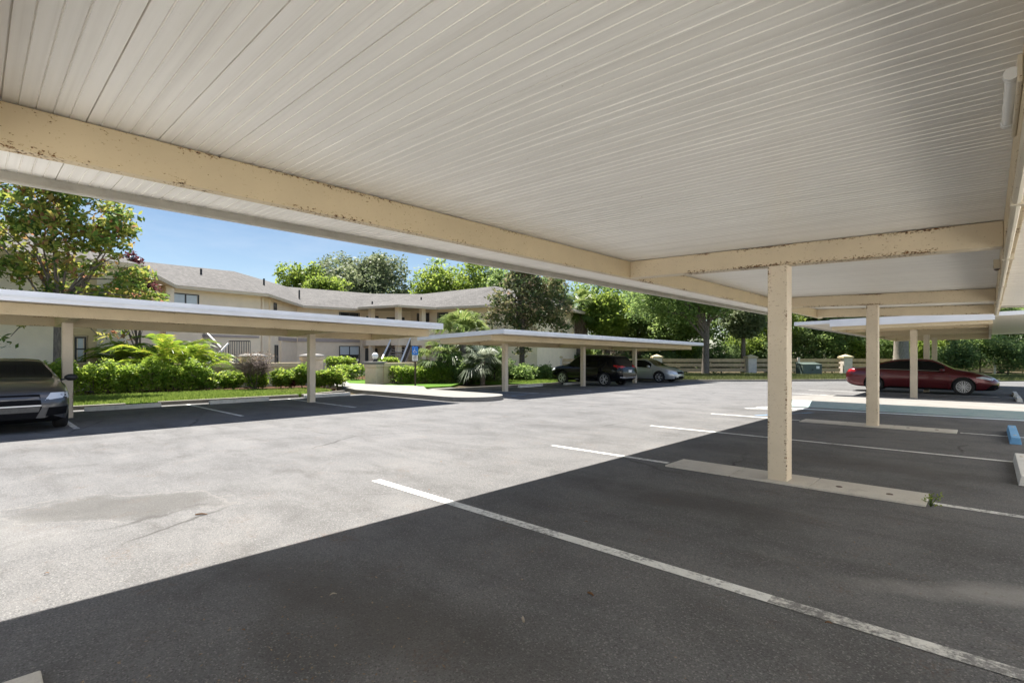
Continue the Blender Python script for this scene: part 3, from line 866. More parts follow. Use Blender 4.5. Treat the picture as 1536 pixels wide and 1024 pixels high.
    for wx in S['axles']:
        for sg in (1, -1):
            yc = sg * (W / 2 - .125)
            b = MB()
            b.lathe([(wr * .68, -wd / 2), (wr * .9, -wd / 2 - .006), (wr * .985, -wd / 2 + .025), (wr, -wd / 4), (wr, wd / 4), (wr * .985, wd / 2 - .025), (wr * .9, wd / 2 + .006), (wr * .68, wd / 2)], (wx, yc, wr), 36, 'y')
            wh = b.build('wheel', M['tyre'], root, smooth=True, local=True)
            b = MB(); f = sg
            yo = yc + f * (wd / 2 - .012)
            pr = [(wr * .70, 0), (wr * .70, f * .012), (wr * .655, f * .012), (wr * .63, -f * .05), (wr * .3, -f * .055), (.0005, -f * .055)]
            b.lathe(pr[:4], (wx, yo, wr), 36, 'y', 0); b.lathe(pr[3:], (wx, yo, wr), 36, 'y', 1)
            b.lathe([(.0005, f * .012), (.05, f * .012), (.06, -f * .02), (.06, -f * .05)], (wx, yo, wr), 16, 'y', 0)
            ns = S['spokes']
            for k in range(ns):
                a = 2 * PI * k / ns
                for da, wid in ((-.5 * S.get('split', .2), .02), (.5 * S.get('split', .2), .02)):
                    i0 = (wx + .05 * math.cos(a), yo + f * .004, wr + .05 * math.sin(a))
                    i1 = (wx + wr * .66 * math.cos(a + da), yo + f * .004, wr + wr * .66 * math.sin(a + da))
                    b.bar(i0, i1, S.get('spw', .026), .022)
            b.build('rim', [S['rim'], M['black']], wh, smooth=True, local=True, angle=30)
    return root


def stretch(pts, L):  # control points are given over -1..1
    return [(a * L / 2, z) for a, z in pts]


def sedan(paint_mat, L, W, top, rim, spokes, patches, **kw):
    S = dict(L=L, W=W, paint=paint_mat, top=stretch(top, L),
             belt=stretch([(-1, .80), (-.9, .93), (-.6, .97), (-.1, .94), (.3, .905), (.5, .88), (.8, .74), (.93, .62), (1, .53)], L),
             bot=stretch([(-1, .42), (-.94, .3), (-.8, .22), (-.4, .19), (.6, .18), (.88, .2), (.96, .22), (1, .3)], L),
             wid=stretch([(-1, W * .36), (-.97, W * .42), (-.9, W * .462), (-.7, W * .492), (-.3, W * .5), (.4, W * .5), (.68, W * .49), (.83, W * .462), (.92, W * .41), (.97, W * .345), (1, W * .24)], L),
             win=[-.505 * L / 2, .36 * L / 2], pillars=[[-.06 * L / 2, -.02 * L / 2]], cowl=.5 * L / 2, header=.215 * L / 2, bl0=-.66 * L / 2, bl1=-.36 * L / 2,
             wr=.335, axles=[-.575 * L / 2, .59 * L / 2], rim=rim, spokes=spokes, seams=[-.46 * L / 2, -.04 * L / 2, .43 * L / 2], seamz=(.32, .9),
             handles=[-.36 * L / 2, .04 * L / 2], handz=.82, mirror=(.33 * L / 2, .98), patches=patches)
    S.update(kw)
    return S


SED = [(-1, .82), (-.965, .98), (-.9, 1.04), (-.72, 1.08), (-.62, 1.13), (-.42, 1.335), (-.2, 1.43), (0, 1.445), (.12, 1.43), (.22, 1.385), (.5, 1.03), (.6, .985), (.8, .86), (.92, .73), (.97, .66), (1, .58)]
red = car_paint('dark_red_paint', (.095, .006, .010), .45, .28, .8)
car('parked_car', 'dark red sedan with bright multi spoke wheels parked under the far carport', (-2.2, 27.72, g(-2.2, 27.7)), 0,
    sedan(red, 5.0, 1.85, SED, M['alloy'], 10, [
        ('headlight', M['lens'], [(1.83, .71), (2.3, .60), (2.36, .66), (2.05, .76)], 'left', True),
        ('taillight', M['lens_red'], [(-2.46, .82), (-2.05, .88), (-2.1, .96), (-2.44, .96)], 'left', True),
        ('taillight', M['lens_red'], [(.45, .84), (.86, .84), (.86, .96), (.5, .95)], 'rear', True),
        ('grille', M['cartrim'], [(-.4, .32), (.4, .32), (.34, .6), (-.34, .6)], 'front', False),
        ('lower_grille', M['cartrim'], [(2.1, .24), (2.46, .26), (2.46, .42), (2.3, .44)], 'left', True),
        ('number_plate', M['plate'], [(-.16, .6), (.16, .6), (.16, .72), (-.16, .72)], 'rear', False),
        ('window_trim', M['chrome'], [(-1.45, .985), (.9, .93), (.9, .945), (-1.45, 1.0)], 'left', True),
        ('side_skirt', M['cartrim'], [(-.95, .235), (1.0, .225), (1.0, .26), (-.95, .28)], 'left', True)], split=.3, spw=.013, handlemat=red))
silver = car_paint('silver_paint', (.5, .52, .53), .6, .32)
SIL = [(-1, .80), (-.965, .96), (-.9, 1.02), (-.7, 1.05), (-.6, 1.1), (-.4, 1.33), (-.2, 1.42), (0, 1.435), (.12, 1.42), (.22, 1.37), (.5, 1.01), (.62, .96), (.8, .85), (.92, .73), (.97, .66), (1, .58)]
car('parked_car', 'silver sedan nosing out from under the middle carport beside the black SUV', (-15.9, 29.2, g(-15.9, 29.2)), 0,
    sedan(silver, 4.8, 1.8, SIL, M['alloy'], 6, [
        ('headlight', M['lens'], [(.42, .62), (.8, .66), (.8, .78), (.5, .72)], 'front', True),
        ('headlight', M['lens'], [(1.95, .66), (2.22, .60), (2.2, .7), (1.97, .76)], 'left', True),
        ('grille', M['cartrim'], [(-.4, .53), (.4, .53), (.36, .67), (-.36, .67)], 'front', False),
        ('lower_grille', M['cartrim'], [(-.62, .27), (.62, .27), (.56, .4), (-.56, .4)], 'front', False),
        ('taillight', M['lens_red'], [(-2.36, .8), (-2.0, .86), (-2.05, .96), (-2.35, .95)], 'left', True),
        ('window_trim', M['cartrim'], [(-1.4, .97), (.85, .92), (.85, .94), (-1.4, .99)], 'left', True)], split=.14, spw=.034))
greyp = car_paint('dark_grey_paint', (.05, .053, .06), .5, .3)
car('parked_car', 'dark grey sedan with a wide black grille parked at the left under the carport', (-15.72, .46, g(-15.7, .46)), 0,
    sedan(greyp, 4.75, 1.84, [(-1, .85), (-.965, 1.0), (-.9, 1.05), (-.75, 1.08), (-.65, 1.13), (-.42, 1.34), (-.2, 1.435), (0, 1.445), (.1, 1.43), (.18, 1.39), (.46, 1.05), (.6, 1.0), (.8, .92), (.92, .84), (.965, .79), (1, .68)], M['alloy_dark'], 5, [
        ('headlight', M['lens'], [(.49, .64), (.84, .68), (.86, .78), (.58, .775)], 'front', True),
        ('headlight', M['lens'], [(1.9, .69), (2.2, .65), (2.2, .76), (1.98, .78)], 'left', True),
        ('grille', M['cartrim'], [(-.36, .3), (.36, .3), (.45, .5), (.42, .75), (-.42, .75), (-.45, .5)], 'front', False),
        ('air_intake', M['cartrim'], [(.5, .33), (.8, .36), (.82, .5), (.55, .5)], 'front', True),
        ('bumper_trim', M['alloy'], [(-.44, .53), (.44, .53), (.44, .555), (-.44, .555)], 'front', False),
        ('bumper_trim', M['dimplate'], [(-.4, .42), (.4, .42), (.43, .52), (-.43, .52)], 'front', False),
        ('window_trim', M['cartrim'], [(-1.4, .98), (.8, .93), (.8, .95), (-1.4, 1.0)], 'left', True)],
        belt=stretch([(-1, .82), (-.9, .95), (-.6, .98), (-.1, .96), (.3, .93), (.5, .92), (.8, .82), (.93, .74), (1, .6)], 4.75),
        wid=stretch([(-1, .66), (-.97, .77), (-.9, .85), (-.7, .9), (-.3, .92), (.4, .92), (.68, .91), (.85, .885), (.93, .85), (.97, .78), (1, .62)], 4.75),
        mirror=(.86, 1.02), mirrormat=M['black'], cowl=.46 * 2.375, header=.18 * 2.375, win=[-.5 * 2.375, .33 * 2.375]))
blk = car_paint('black_paint', (.003, .003, .0045), .0, .16, .3); blk.node_tree.nodes['Principled BSDF'].inputs['Specular IOR Level'].default_value = .25
L = 4.75
car('parked_car', 'black SUV parked nose in under the middle carport showing its tail lights', (-16.05, 23.55, g(-16.05, 23.5)), PI,
    sedan(blk, L, 1.87, [(-1, .9), (-.975, 1.02), (-.93, 1.1), (-.885, 1.2), (-.80, 1.46), (-.745, 1.585), (-.6, 1.635), (-.3, 1.67), (0, 1.67), (.1, 1.65), (.18, 1.61), (.46, 1.16), (.56, 1.11), (.8, 1.02), (.92, .9), (.97, .8), (1, .66)], M['alloy'], 5, [
        ('taillight', M['lens_red'], [(-2.28, .98), (-1.9, 1.06), (-1.92, 1.13), (-2.26, 1.1)], 'left', True),
        ('taillight', M['lens_red'], [(.3, 1.02), (.86, .95), (.88, 1.06), (.5, 1.1)], 'rear', True),
        ('headlight', M['lens'], [(1.9, .82), (2.25, .75), (2.25, .86), (1.95, .92)], 'left', True),
        ('bumper_trim', M['alloy'], [(.34, .43), (.8, .47), (.8, .53), (.34, .5)], 'rear', True),
        ('bumper_trim', M['alloy'], [(-.32, .44), (.32, .44), (.32, .5), (-.32, .5)], 'rear', False),
        ('number_plate', M['plate'], [(-.16, .74), (.16, .74), (.16, .87), (-.16, .87)], 'rear', False),
        ('window_trim', M['chrome'], [(-1.35, .325), (1.1, .325), (1.1, .345), (-1.35, .345)], 'left', True),
        ('grille', M['cartrim'], [(-.45, .55), (.45, .55), (.4, .8), (-.4, .8)], 'front', False)],
        cat='car', clad=True, wr=.365, gap=.05, tumble=.42,
        belt=stretch([(-1, .86), (-.93, 1.03), (-.8, 1.09), (-.3, 1.06), (.3, 1.02), (.5, 1.0), (.8, .9), (.93, .78), (1, .62)], L),
        bot=stretch([(-1, .5), (-.94, .36), (-.8, .28), (-.4, .24), (.6, .24), (.88, .27), (.96, .3), (1, .38)], L),
        wid=stretch([(-1, .72), (-.975, .8), (-.92, .87), (-.75, .92), (-.3, .935), (.4, .935), (.68, .925), (.85, .88), (.93, .8), (.97, .7), (1, .5)], L),
        win=[-.74 * L / 2, .36 * L / 2], pillars=[[-.06 * L / 2, -.02 * L / 2], [-.44 * L / 2, -.4 * L / 2]], cowl=.46 * L / 2, header=.18 * L / 2, bl0=-.9 * L / 2, bl1=-.76 * L / 2,
        axles=[-.57 * L / 2, .585 * L / 2], seamz=(.4, 1.0), handz=.93, mirror=(.33 * L / 2, 1.1), split=.5, spw=.03))

# ============================================================== BUILDING
A = [(-28.3, -8), (-28.3, 4.4), (-34.6, 7.4), (-35.6, 13.2), (-42, 18.5), (-41.2, 23.9), (-38.2, 27.2), (-33.7, 28.4), (-26.3, 30.9), (-30, 42)]
BACK = [(-40, 41), (-54, 30), (-55, 15), (-44, 3), (-37, -8)]
house = thing('apartment_building', 'two storey cream apartment building with brown shingle roofs curving round the garden', 'building', (-36, 16, g(-36, 16)))
ZB = -.75
b = MB(); b.prism(A + BACK, ZB, 5.38, cap=False); b.build('wall', [M['stucco_pink']], house)


def on(seg, u, out=0.0):
    p, q = A[seg], A[seg + 1]; l = math.hypot(q[0] - p[0], q[1] - p[1]); dx, dy = (q[0] - p[0]) / l, (q[1] - p[1]) / l
    return (p[0] + dx * u + dy * out, p[1] + dy * u - dx * out)


def seglen(seg): return math.hypot(A[seg + 1][0] - A[seg][0], A[seg + 1][1] - A[seg][1])


# which side of the polyline is outside: walking A, the garden lies to the right
def wbox(mb, seg, u0, u1, z0, z1, o0, o1, mat=0):
    p, q = on(seg, u0, (o0 + o1) / 2), on(seg, u1, (o0 + o1) / 2)
    mb.obox(p, q, o1 - o0, z0, z1, mat)


# the left block is a warmer cream: a skin of render over its two walls
b = MB(); wbox(b, 0, 0, seglen(0), ZB, 5.36, .004, .03); wbox(b, 1, 0, 1.6, ZB, 5.36, .004, .03); b.build('render_skin', M['stucco'], house)
b = MB(); wbox(b, 3, 3.6, seglen(3) - .3, 2.4, 2.66, .004, .07); wbox(b, 4, .05, seglen(4) - .1, 2.42, 2.72, .004, .07); wbox(b, 2, 2.2, seglen(2) - .1, 2.45, 2.6, .004, .05); b.build('storey_band', M['band'], house)


def window(seg, u0, u1, z0, z1, panes, blind=False, transom=None):
    t = .06
    f = MB()
    wbox(f, seg, u0, u0 + t, z0, z1, .006, .07); wbox(f, seg, u1 - t, u1, z0, z1, .006, .07)
    wbox(f, seg, u0 + t, u1 - t, z0, z0 + t, .006, .07); wbox(f, seg, u0 + t, u1 - t, z1 - t, z1, .006, .07)
    for k in range(1, panes):
        c = u0 + (u1 - u0) * k / panes; wbox(f, seg, c - .04, c + .04, z0 + t, z1 - t, .006, .065)
    if transom: wbox(f, seg, u0 + t, u1 - t, transom - .03, transom + .03, .006, .06)
    w = f.build('window', M['darkframe'], house)
    for k in range(panes):
        a = u0 + t + .04 + (u1 - u0 - 2 * t) * k / panes; e = u0 + t - .04 + (u1 - u0 - 2 * t) * (k + 1) / panes
        for (za, zb_, mt) in ([(z0 + t, z1 - t, blind)] if not transom else [(z0 + t, transom - .03, 'low'), (transom + .03, z1 - t, True)]):
            q = MB(); wbox(q, seg, a, e, za, zb_, .012, .035)
            m = M['blind'] if (mt is True or (mt == 'low' and blind == 'both')) else M['winglass']
            q.build('pane', m, w).location = (0, 0, 0)
    return w


def fixpanes(w):  # children of a window sit in the building's frame
    for c in w.children:
        c.data.transform(Matrix.Translation(-Vector((0, 0, 0))))


window(0, 10.95, 11.32, 1.06, 2.14, 1, 'both', 1.62)
window(0, 10.95, 11.32, 4.25, 5.25, 1, 'both', 4.75)
b = MB()
wbox(b, 0, 10.6, 10.9, .3, 2.5, .032, .2); wbox(b, 0, 11.37, 11.66, .3, 2.5, .032, .2); wbox(b, 0, 10.9, 11.37, .3, .98, .032, .2); wbox(b, 0, 10.9, 11.37, 2.2, 2.5, .032, .2)
b.build('window_surround', M['stucco_tan'], house)
b = MB()
wbox(b, 0, 10.6, 10.9, 3.7, 5.28, .032, .2); wbox(b, 0, 11.37, 11.66, 3.7, 5.28, .032, .2); wbox(b, 0, 10.9, 11.37, 3.7, 4.18, .032, .2)
b.build('window_surround', M['stucco_tan'], house)
window(2, .5, 2.0, 3.75, 4.98, 2, True)
window(3, 2.55, 3.1, 3.6, 5.1, 1)
window(3, 2.75, 3.4, .7, 2.05, 1)
window(4, 3.5, 5.35, .62, 2.1, 2, False, 1.3)
window(4, 3.5, 5.35, 3.7, 5.06, 2)
window(6, .75, 2.1, 3.75, 5.03, 2)
window(6, 3.0, 4.2, 3.75, 5.0, 2)
b = MB(); wbox(b, 3, 1.6, 1.9, ZB, 5.3, .004, .12); wbox(b, 3, 3.95, 4.25, ZB, 2.4, .004, .1); b.build('pilaster', M['stucco_pink'], house)
b = MB(); b.tube([(*on(3, .12, .1), 5.2), (*on(3, .12, .1), -.4)], .05, 8); b.build('downpipe', M['stucco_pink'], house)
# flat dark panels put in for the shaded doorways and passages behind the portico
for seg, u0, u1, z0, z1 in ((5, .4, 1.5, -.3, 1.9), (5, 2.2, 3.9, -.3, 1.95), (6, .2, 1.3, -.3, 2.0), (5, .5, 1.6, 2.8, 4.8), (5, 2.3, 3.9, 2.8, 4.7)):
    b = MB(); wbox(b, seg, u0, u1, z0, z1, .006, .03); b.build('dark_opening', M['darkframe'], house)
# portico: slab, columns, knee wall
P_ = [(-41.0, 24.0), (-39.3, 23.3), (-35.7, 24.2), (-35.3, 27.7), (-38.2, 27.1)]
b = MB(); b.prism(P_, 2.1, 2.66); b.build('balcony_slab', M['stucco_pink'], house)
b = MB()
for p, q in zip(P_[1:3], P_[2:4]): b.obox(p, q, .12, 2.664, 3.6)
b.obox(P_[0], P_[1], .12, 2.664, 3.6); b.build('balcony_wall', M['stucco_pink'], house)
for c in ((-39.05, 23.72), (-36.1, 24.45), (-35.65, 26.6)):
    b = MB(); b.box(c[0] - .2, c[0] + .2, c[1] - .2, c[1] + .2, ZB, 2.098); b.box(c[0] - .2, c[0] + .2, c[1] - .2, c[1] + .2, 2.662, 5.3); b.build('column', M['stucco_pink'], house)
# porch column at the inner corner by the left block
b = MB(); b.box(-34.45, -34.05, 7.5, 7.9, ZB, 5.3); b.build('column', M['stucco'], house)
# ------- roofs
E = 5.4
def roof(polys, nm='roof'):
    mb = MB()
    for p in polys: mb.add(p, [tuple(range(len(p)))])
    return mb.build(nm, M['shingle'], house)
ev = [(-27.6, -9, E), (-27.5, 4.95, E), (-34.3, 8.05, E), (-34.95, 13.5, E), (-41.3, 18.75, E), (-40.6, 23.6, E), (-37.9, 26.5, E), (-33.5, 27.6, E), (-25.4, 30.3, E), (-29.2, 43, E)]
R = [(-32.7, -9, 7.5), (-32.7, .5, 7.5), (-41.7, 7.5, 7.65), (-41.2, 13.4, 7.58), (-50.4, 21.2, 8.0), (-46, 28.1, 7.55), (-42.3, 31.6, 7.52), (-32.7, 32.5, 7.54), (-34.5, 42, 7.5)]
bk = [(-37.6, -9, E), (-44.6, 2.5, E), (-55.8, 14.8, E), (-54.8, 30.6, E), (-40.2, 42, E)]
roof([[ev[0], ev[1], R[1], R[0]], [ev[1], ev[2], R[2], R[1]], [ev[2], ev[3], R[3], R[2]], [ev[3], ev[4], R[4], R[3]], [ev[4], ev[5], R[5], R[4]], [ev[5], ev[6], R[6], R[5]],
      [ev[6], ev[7], R[7], R[6]], [ev[7], ev[8], R[7]], [ev[8], ev[9], R[8], R[7]],
      [R[0], R[1], bk[1], bk[0]], [R[1], R[2], bk[1]], [R[2], R[3], bk[2], bk[1]], [R[3], R[4], bk[2]], [R[4], R[5], bk[3], bk[2]], [R[5], R[6], bk[3]], [R[6], R[7], bk[4], bk[3]], [R[7], R[8], bk[4]]])
ap = (-39.0, 26.4, 6.35); pe = [(-41.4, 23.5, E), (-39.3, 22.6, E), (-35.0, 23.7, E), (-34.6, 27.4, E), (-37, 28, 5.7), (-41, 25.5, 5.75)]
pr = MB()
for p, q in zip(pe[:4], pe[1:4] + pe[4:5]): pr.add([p, q, ap], [(0, 1, 2)])
pr.add([pe[0], ap, pe[5]], [(0, 1, 2)])
pr.build('portico_roof', M['shingle'], house)
b = MB()
for p, q in list(zip(ev, ev[1:])) + list(zip(pe[:3], pe[1:4])):
    b.obox(p[:2], q[:2], .05, E - .2, E - .012)
b.build('eave_board', M['fascia_tan'], house)
b = MB()
wl = [(p[0], p[1]) for p in A]
for i in range(len(ev) - 1):
    b.add([(ev[i][0], ev[i][1], E - .1), (ev[i + 1][0], ev[i + 1][1], E - .1), (*A[i + 1], E - .1), (*A[i], E - .1)], [(0, 1, 2, 3)])
b.add([(p[0], p[1], E - .11) for p in (pe[0], pe[1], pe[2], pe[3], (-38, 27))], [(0, 1, 2, 3, 4)])
b.build('soffit', M['fascia_tan'], house)
for (x, y, z) in ((-40.3, 15.2, 6.72), (-44.3, 19.7, 6.6), (-40.9, 24.9, 5.75), (-39.6, 29.4, 6.4), (-38.6, 10.5, 6.7)):
    b = MB(); b.tube([(x, y, z - .3), (x, y, z + .42)], .07, 10); b.build('vent_pipe', M['black'], house)

# outside stair in the portico
st = thing('outdoor_staircase', 'grey outdoor staircase with white handrails climbing to the upper landing', 'staircase', (-34.2, 23.6, g(-34.2, 23.6)))
b0, b1 = Vector((-33.9, 22.2, -.3)), Vector((-36.9, 25.6, 2.5))
dr = (b1 - b0); hd = Vector((dr.x, dr.y, 0)).normalized(); sd = Vector((-hd.y, hd.x, 0))
for k in range(13):
    c = b0 + dr * (k + .5) / 13
    b = MB(); b.bar(c - sd * .75 + Vector((0, 0, 0)), c + sd * .75, .3, .06); b.build('step', M['band'], st)
for sg in (-1, 1):
    b = MB(); b.bar(b0 + sd * .8 * sg, b1 + sd * .8 * sg, .05, .26); b.build('stringer', M['band'], st)
    b = MB(); b.bar(b0 + sd * .8 * sg + Vector((0, 0, .95)), b1 + sd * .8 * sg + Vector((0, 0, .95)), .1, .1); b.build('handrail', M['white'], st)
    b = MB()
    for k in range(26):
        c = b0 + dr * (k + .5) / 26 + sd * .8 * sg; b.bar(c + Vector((0, 0, .1)), c + Vector((0, 0, .92)), .025)
    b.build('balusters', M['black'], st)
rl = thing('stair_railing', 'black stair railing with sloping white handrails beside the yellow palm', 'railing', (-30.6, 9.2, g(-30.6, 9.2)))
b = MB(); b.bar((-31.6, 8.7, 2.75), (-29.9, 9.05, 1.75), .08); b.bar((-30.6, 8.6, .75), (-30.9, 9.75, 2.0), .08); b.build('handrail', M['white'], rl)
b = MB()
for k in range(14):
    t = k / 13; b.bar((-31.6 + 1.7 * t, 8.7 + .35 * t, .4), (-31.6 + 1.7 * t, 8.7 + .35 * t, 2.7 - t), .025)
for k in range(9):
    t = k / 8; b.bar((-30.6 - .3 * t, 8.6 + 1.15 * t, -.2), (-30.6 - .3 * t, 8.6 + 1.15 * t, .7 + 1.25 * t), .025)
b.build('balusters', M['black'], rl)
b = MB(); p, q = Vector((-31.1, 9.85, 0)), Vector((-30.5, 10.75, 0))
for k in range(13):
    c = p + (q - p) * k / 12; b.bar((c.x, c.y, .1), (c.x, c.y, 2.15), .028)
for z in (.2, 2.13): b.bar((p.x, p.y, z), (q.x, q.y, z), .05)
b.build('gate_panel', M['black'], rl)

# ------- garden wall, gate pillars, globe lamp
def gwall(p, q, label, top):
    r = thing('garden_wall', label, 'wall', (p[0], p[1], g(*p)))
    b = MB(); b.obox(p, q, .2, (g(*p) - .1, g(*q) - .1), (top - .22, top - .22)); b.build('wall_panel', M['wall_tan'], r)
    b = MB(); b.obox(p, q, .3, top - .218, top); b.build('wall_cap', M['wall_tan'], r, bevel=.02)
gwall((-25.75, 4.6), (-25.5, 8.7), 'low tan garden wall between the yellow palm and the bare shrub', .98)
gwall((-25.3, 9.45), (-24.95, 11.3), 'low tan garden wall behind the red leaved plant', .98)
gwall((-23.72, 15.1), (-22.0, 23.5), 'long low tan garden wall behind the clipped yellow green hedge', .93)


def gpillar(x, y, w, ztop, label, dome=True):
    r = thing('gate_pillar', label, 'pillar', (x, y, g(x, y)), 0, 'garden wall pillars')
    b = MB(); h = w / 2; rot = .35
    def sq(k): return [(x + k * (math.cos(a)), y + k * math.sin(a)) for a in [rot + PI / 4 + PI / 2 * i for i in range(4)]]
    b.prism(sq(h * 1.414), g(x, y) - .1, ztop - .3); b.build('shaft', M['pillar'], r, bevel=.02)
    b = MB(); b.prism(sq(h * 1.6), ztop - .298, ztop - .14); b.build('collar', M['pillar'], r, bevel=.02)
    b = MB()
    if dome:
        s1, s2, s3 = sq(h * 1.75), sq(h * 1.55), sq(h * .7)
        b.add([(p[0], p[1], ztop - .138) for p in s1] + [(p[0], p[1], ztop - .06) for p in s2] + [(p[0], p[1], ztop) for p in s3], [(3, 2, 1, 0)] + [(i, (i + 1) % 4, 4 + (i + 1) % 4, 4 + i) for i in range(4)] + [(4 + i, 4 + (i + 1) % 4, 8 + (i + 1) % 4, 8 + i) for i in range(4)] + [(8, 9, 10, 11)])
    else: b.prism(sq(h * 1.75), ztop - .138, ztop)
    b.build('cap', M['concrete'], r, bevel=.015)
gpillar(-25.4, 9.05, .74, 1.42, 'stout tan pillar with a domed cap behind the bare shrub')
gpillar(-24.85, 11.7, .74, 1.42, 'stout tan pillar with a domed cap partly hidden by the carport post')
gpillar(-23.95, 14.75, .74, 1.0, 'pinkish pillar carrying the white globe lamp beside the path', False)
lg = thing('globe_lamp', 'round white globe lamp on top of the pinkish pillar', 'lamp', (-23.95, 14.75, 1.0))
b = MB(); b.lathe([(.12, 1.0), (.12, 1.05), (.07, 1.09), (.06, 1.14)], (-23.95, 14.75, 0), 16); b.build('lamp_base', M['black'], lg, smooth=True)
b = MB(); b.ball((-23.95, 14.75, 1.3), .175, 20, 14); b.build('globe', M['lamp'], lg, smooth=True)

# ------- accessible parking sign
sx, sy = -20.36, 14.76; sg_ = thing('parking_sign', 'blue accessible parking sign on a dark brown post by the hedge', 'sign', (sx, sy, g(sx, sy)))
rx, ry = CA, SA
b = MB(); b.box(sx - .03, sx + .03, sy - .03, sy + .03, g(sx, sy) - .05, 1.78); b.build('sign_post', M['brownpost'], sg_)
def splate(z0, z1, w, nm, mat, d=.0):
    b = MB(); cx, cy = sx + SA * (.045 + d), sy - CA * (.045 + d)
    b.obox((cx - rx * w / 2, cy - ry * w / 2), (cx + rx * w / 2, cy + ry * w / 2), .012, z0, z1); return b.build(nm, M[mat], sg_)
splate(1.36, 1.78, .3, 'sign_panel', 'signblue'); splate(1.07, 1.345, .28, 'notice_plate', 'white')
b = MB()  # wheelchair mark: head, back, seat, wheel
def sp(u, z): return (sx + SA * .06 + rx * u, sy - CA * .06 + ry * u, z)
b.bar(sp(-.02, 1.62), sp(-.01, 1.54), .022, .012); b.bar(sp(-.01, 1.54), sp(.05, 1.53), .022, .012); b.bar(sp(.05, 1.53), sp(.07, 1.46), .022, .012)
pts = [sp(-.02 + .065 * math.cos(a), 1.52 + .065 * math.sin(a)) for a in [PI * .6 + k * PI * 1.1 / 10 for k in range(11)]]
b.tube(pts, .01, 6); b.tube([sp(-.02, 1.655), sp(-.02, 1.69)], .018, 8); b.build('wheelchair_mark', M['white'], sg_)
b = MB()
for k, z in enumerate((1.3, 1.25, 1.2, 1.13)): b.bar(sp(-.09 + .02 * (k % 2), z), sp(.09 - .02 * (k % 2), z), .018, .012)
b.build('notice_lines', M['brownpost'], sg_)
# air conditioner behind the hedge
ac = thing('air_conditioner', 'dark low outdoor unit with a pale lid behind the hedge', 'air conditioner', (-25.6, 3.75, g(-25.6, 3.75)))
b = MB(); b.box(-26.1, -25.15, 3.15, 4.35, g(-25.6, 3.75), .98)
for k in range(9): b.box(-25.148, -25.13, 3.2, 4.3, .05 + k * .1, .09 + k * .1)
b.build('casing', M['black'], ac, bevel=.02)
b = MB(); b.box(-26.12, -25.13, 3.13, 4.37, .983, 1.01); b.lathe([(.0005, 1.06), (.3, 1.05), (.38, 1.012)], (-25.6, 3.75, 0), 20); b.build('lid', M['trim_grey'], ac)

# ------- rail fence with pillars at the far edge of the lot
fl = lambda k: Vector((-15.69 + .7277 * k, 48.2 + .6856 * k, 0))
pil = [-26.5, -17.5, -8.5, 0.0, 8.6, 17.5, 26.5]
for i, k in enumerate(pil):
    c = fl(k); z = g(c.x, c.y)
    nm = ['far left end pillar of the rail fence', 'rail fence pillar seen left of the black SUV', 'pale rail fence pillar behind the nose of the silver sedan', 'pale capped rail fence pillar left of the near carport post', 'capped rail fence pillar beside the green utility box', 'rail fence pillar behind the dark red sedan', 'far right end pillar of the rail fence'][i]
    r = thing('fence_pillar', nm, 'pillar', (c.x, c.y, z), AZ, 'rail fence pillars')
    b = MB(); b.box(-.38, .38, -.38, .38, -.1, 1.5); b.build('shaft', M['fence_pillar'], r, local=True, bevel=.02)
    b = MB(); b.box(-.46, .46, -.46, .46, 1.502, 1.64); b.add([(-.42, -.42, 1.642), (.42, -.42, 1.642), (.42, .42, 1.642), (-.42, .42, 1.642), (0, 0, 1.84)], [(3, 2, 1, 0), (0, 1, 4), (1, 2, 4), (2, 3, 4), (3, 0, 4)])
    b.build('cap', M['wall_tan'], r, local=True)
for i in range(len(pil) - 1):
    k0, k1 = pil[i] + .5, pil[i + 1] - .5
    c = fl((k0 + k1) / 2); z = g(c.x, c.y)
    nm = ['three board rail fence panel at the far left behind the shrubs', 'three board rail fence panel behind the black SUV', 'three board rail fence panel split by an oak trunk', 'three board rail fence panel crossing behind the near carport post', 'three board rail fence panel behind the far carport posts', 'three board rail fence panel hidden in the shrubs at the right'][i]
    r = thing('rail_fence', nm, 'fence', (c.x, c.y, z), AZ, 'rail fence panels')
    h = (k1 - k0) / 2
    for z0 in (.28, .72, 1.14):
        b = MB(); b.box(-h, h, -.03, .03, z0, z0 + .3); b.build('rail', M['fence'], r, local=True)
    mids = (0,) if i == 3 or True else ()
    for m_ in mids:
        b = MB(); b.box(m_ * h - .11, m_ * h + .11, -.14, -.032, -.1, 1.55); b.build('fence_post', M['fence_pillar'], r, local=True)
c = Vector((-10.9, 47.6, 0)); z = g(c.x, c.y)
ub = thing('utility_box', 'dark green utility cabinet on the grass before the rail fence', 'utility box', (c.x, c.y, z), AZ)
b = MB(); b.box(-.78, .78, -.55, .55, .0, .98); b.build('cabinet', M['utility'], ub, local=True, bevel=.03)
b = MB(); b.hexa([(-.8, -.58, .984), (.8, -.58, .984), (.8, .57, .984), (-.8, .57, .984)], [(-.8, -.5, 1.0), (.8, -.5, 1.0), (.78, .5, 1.14), (-.78, .5, 1.14)]); b.build('lid', M['utility'], ub, local=True, bevel=.02)
b = MB(); b.box(.3, .56, -.566, -.552, .62, .84); b.build('notice', M['white'], ub, local=True)
b = MB(); b.box(-.05, .05, -.6, -.552, .5, .6); b.build('latch', M['black'], ub, local=True)

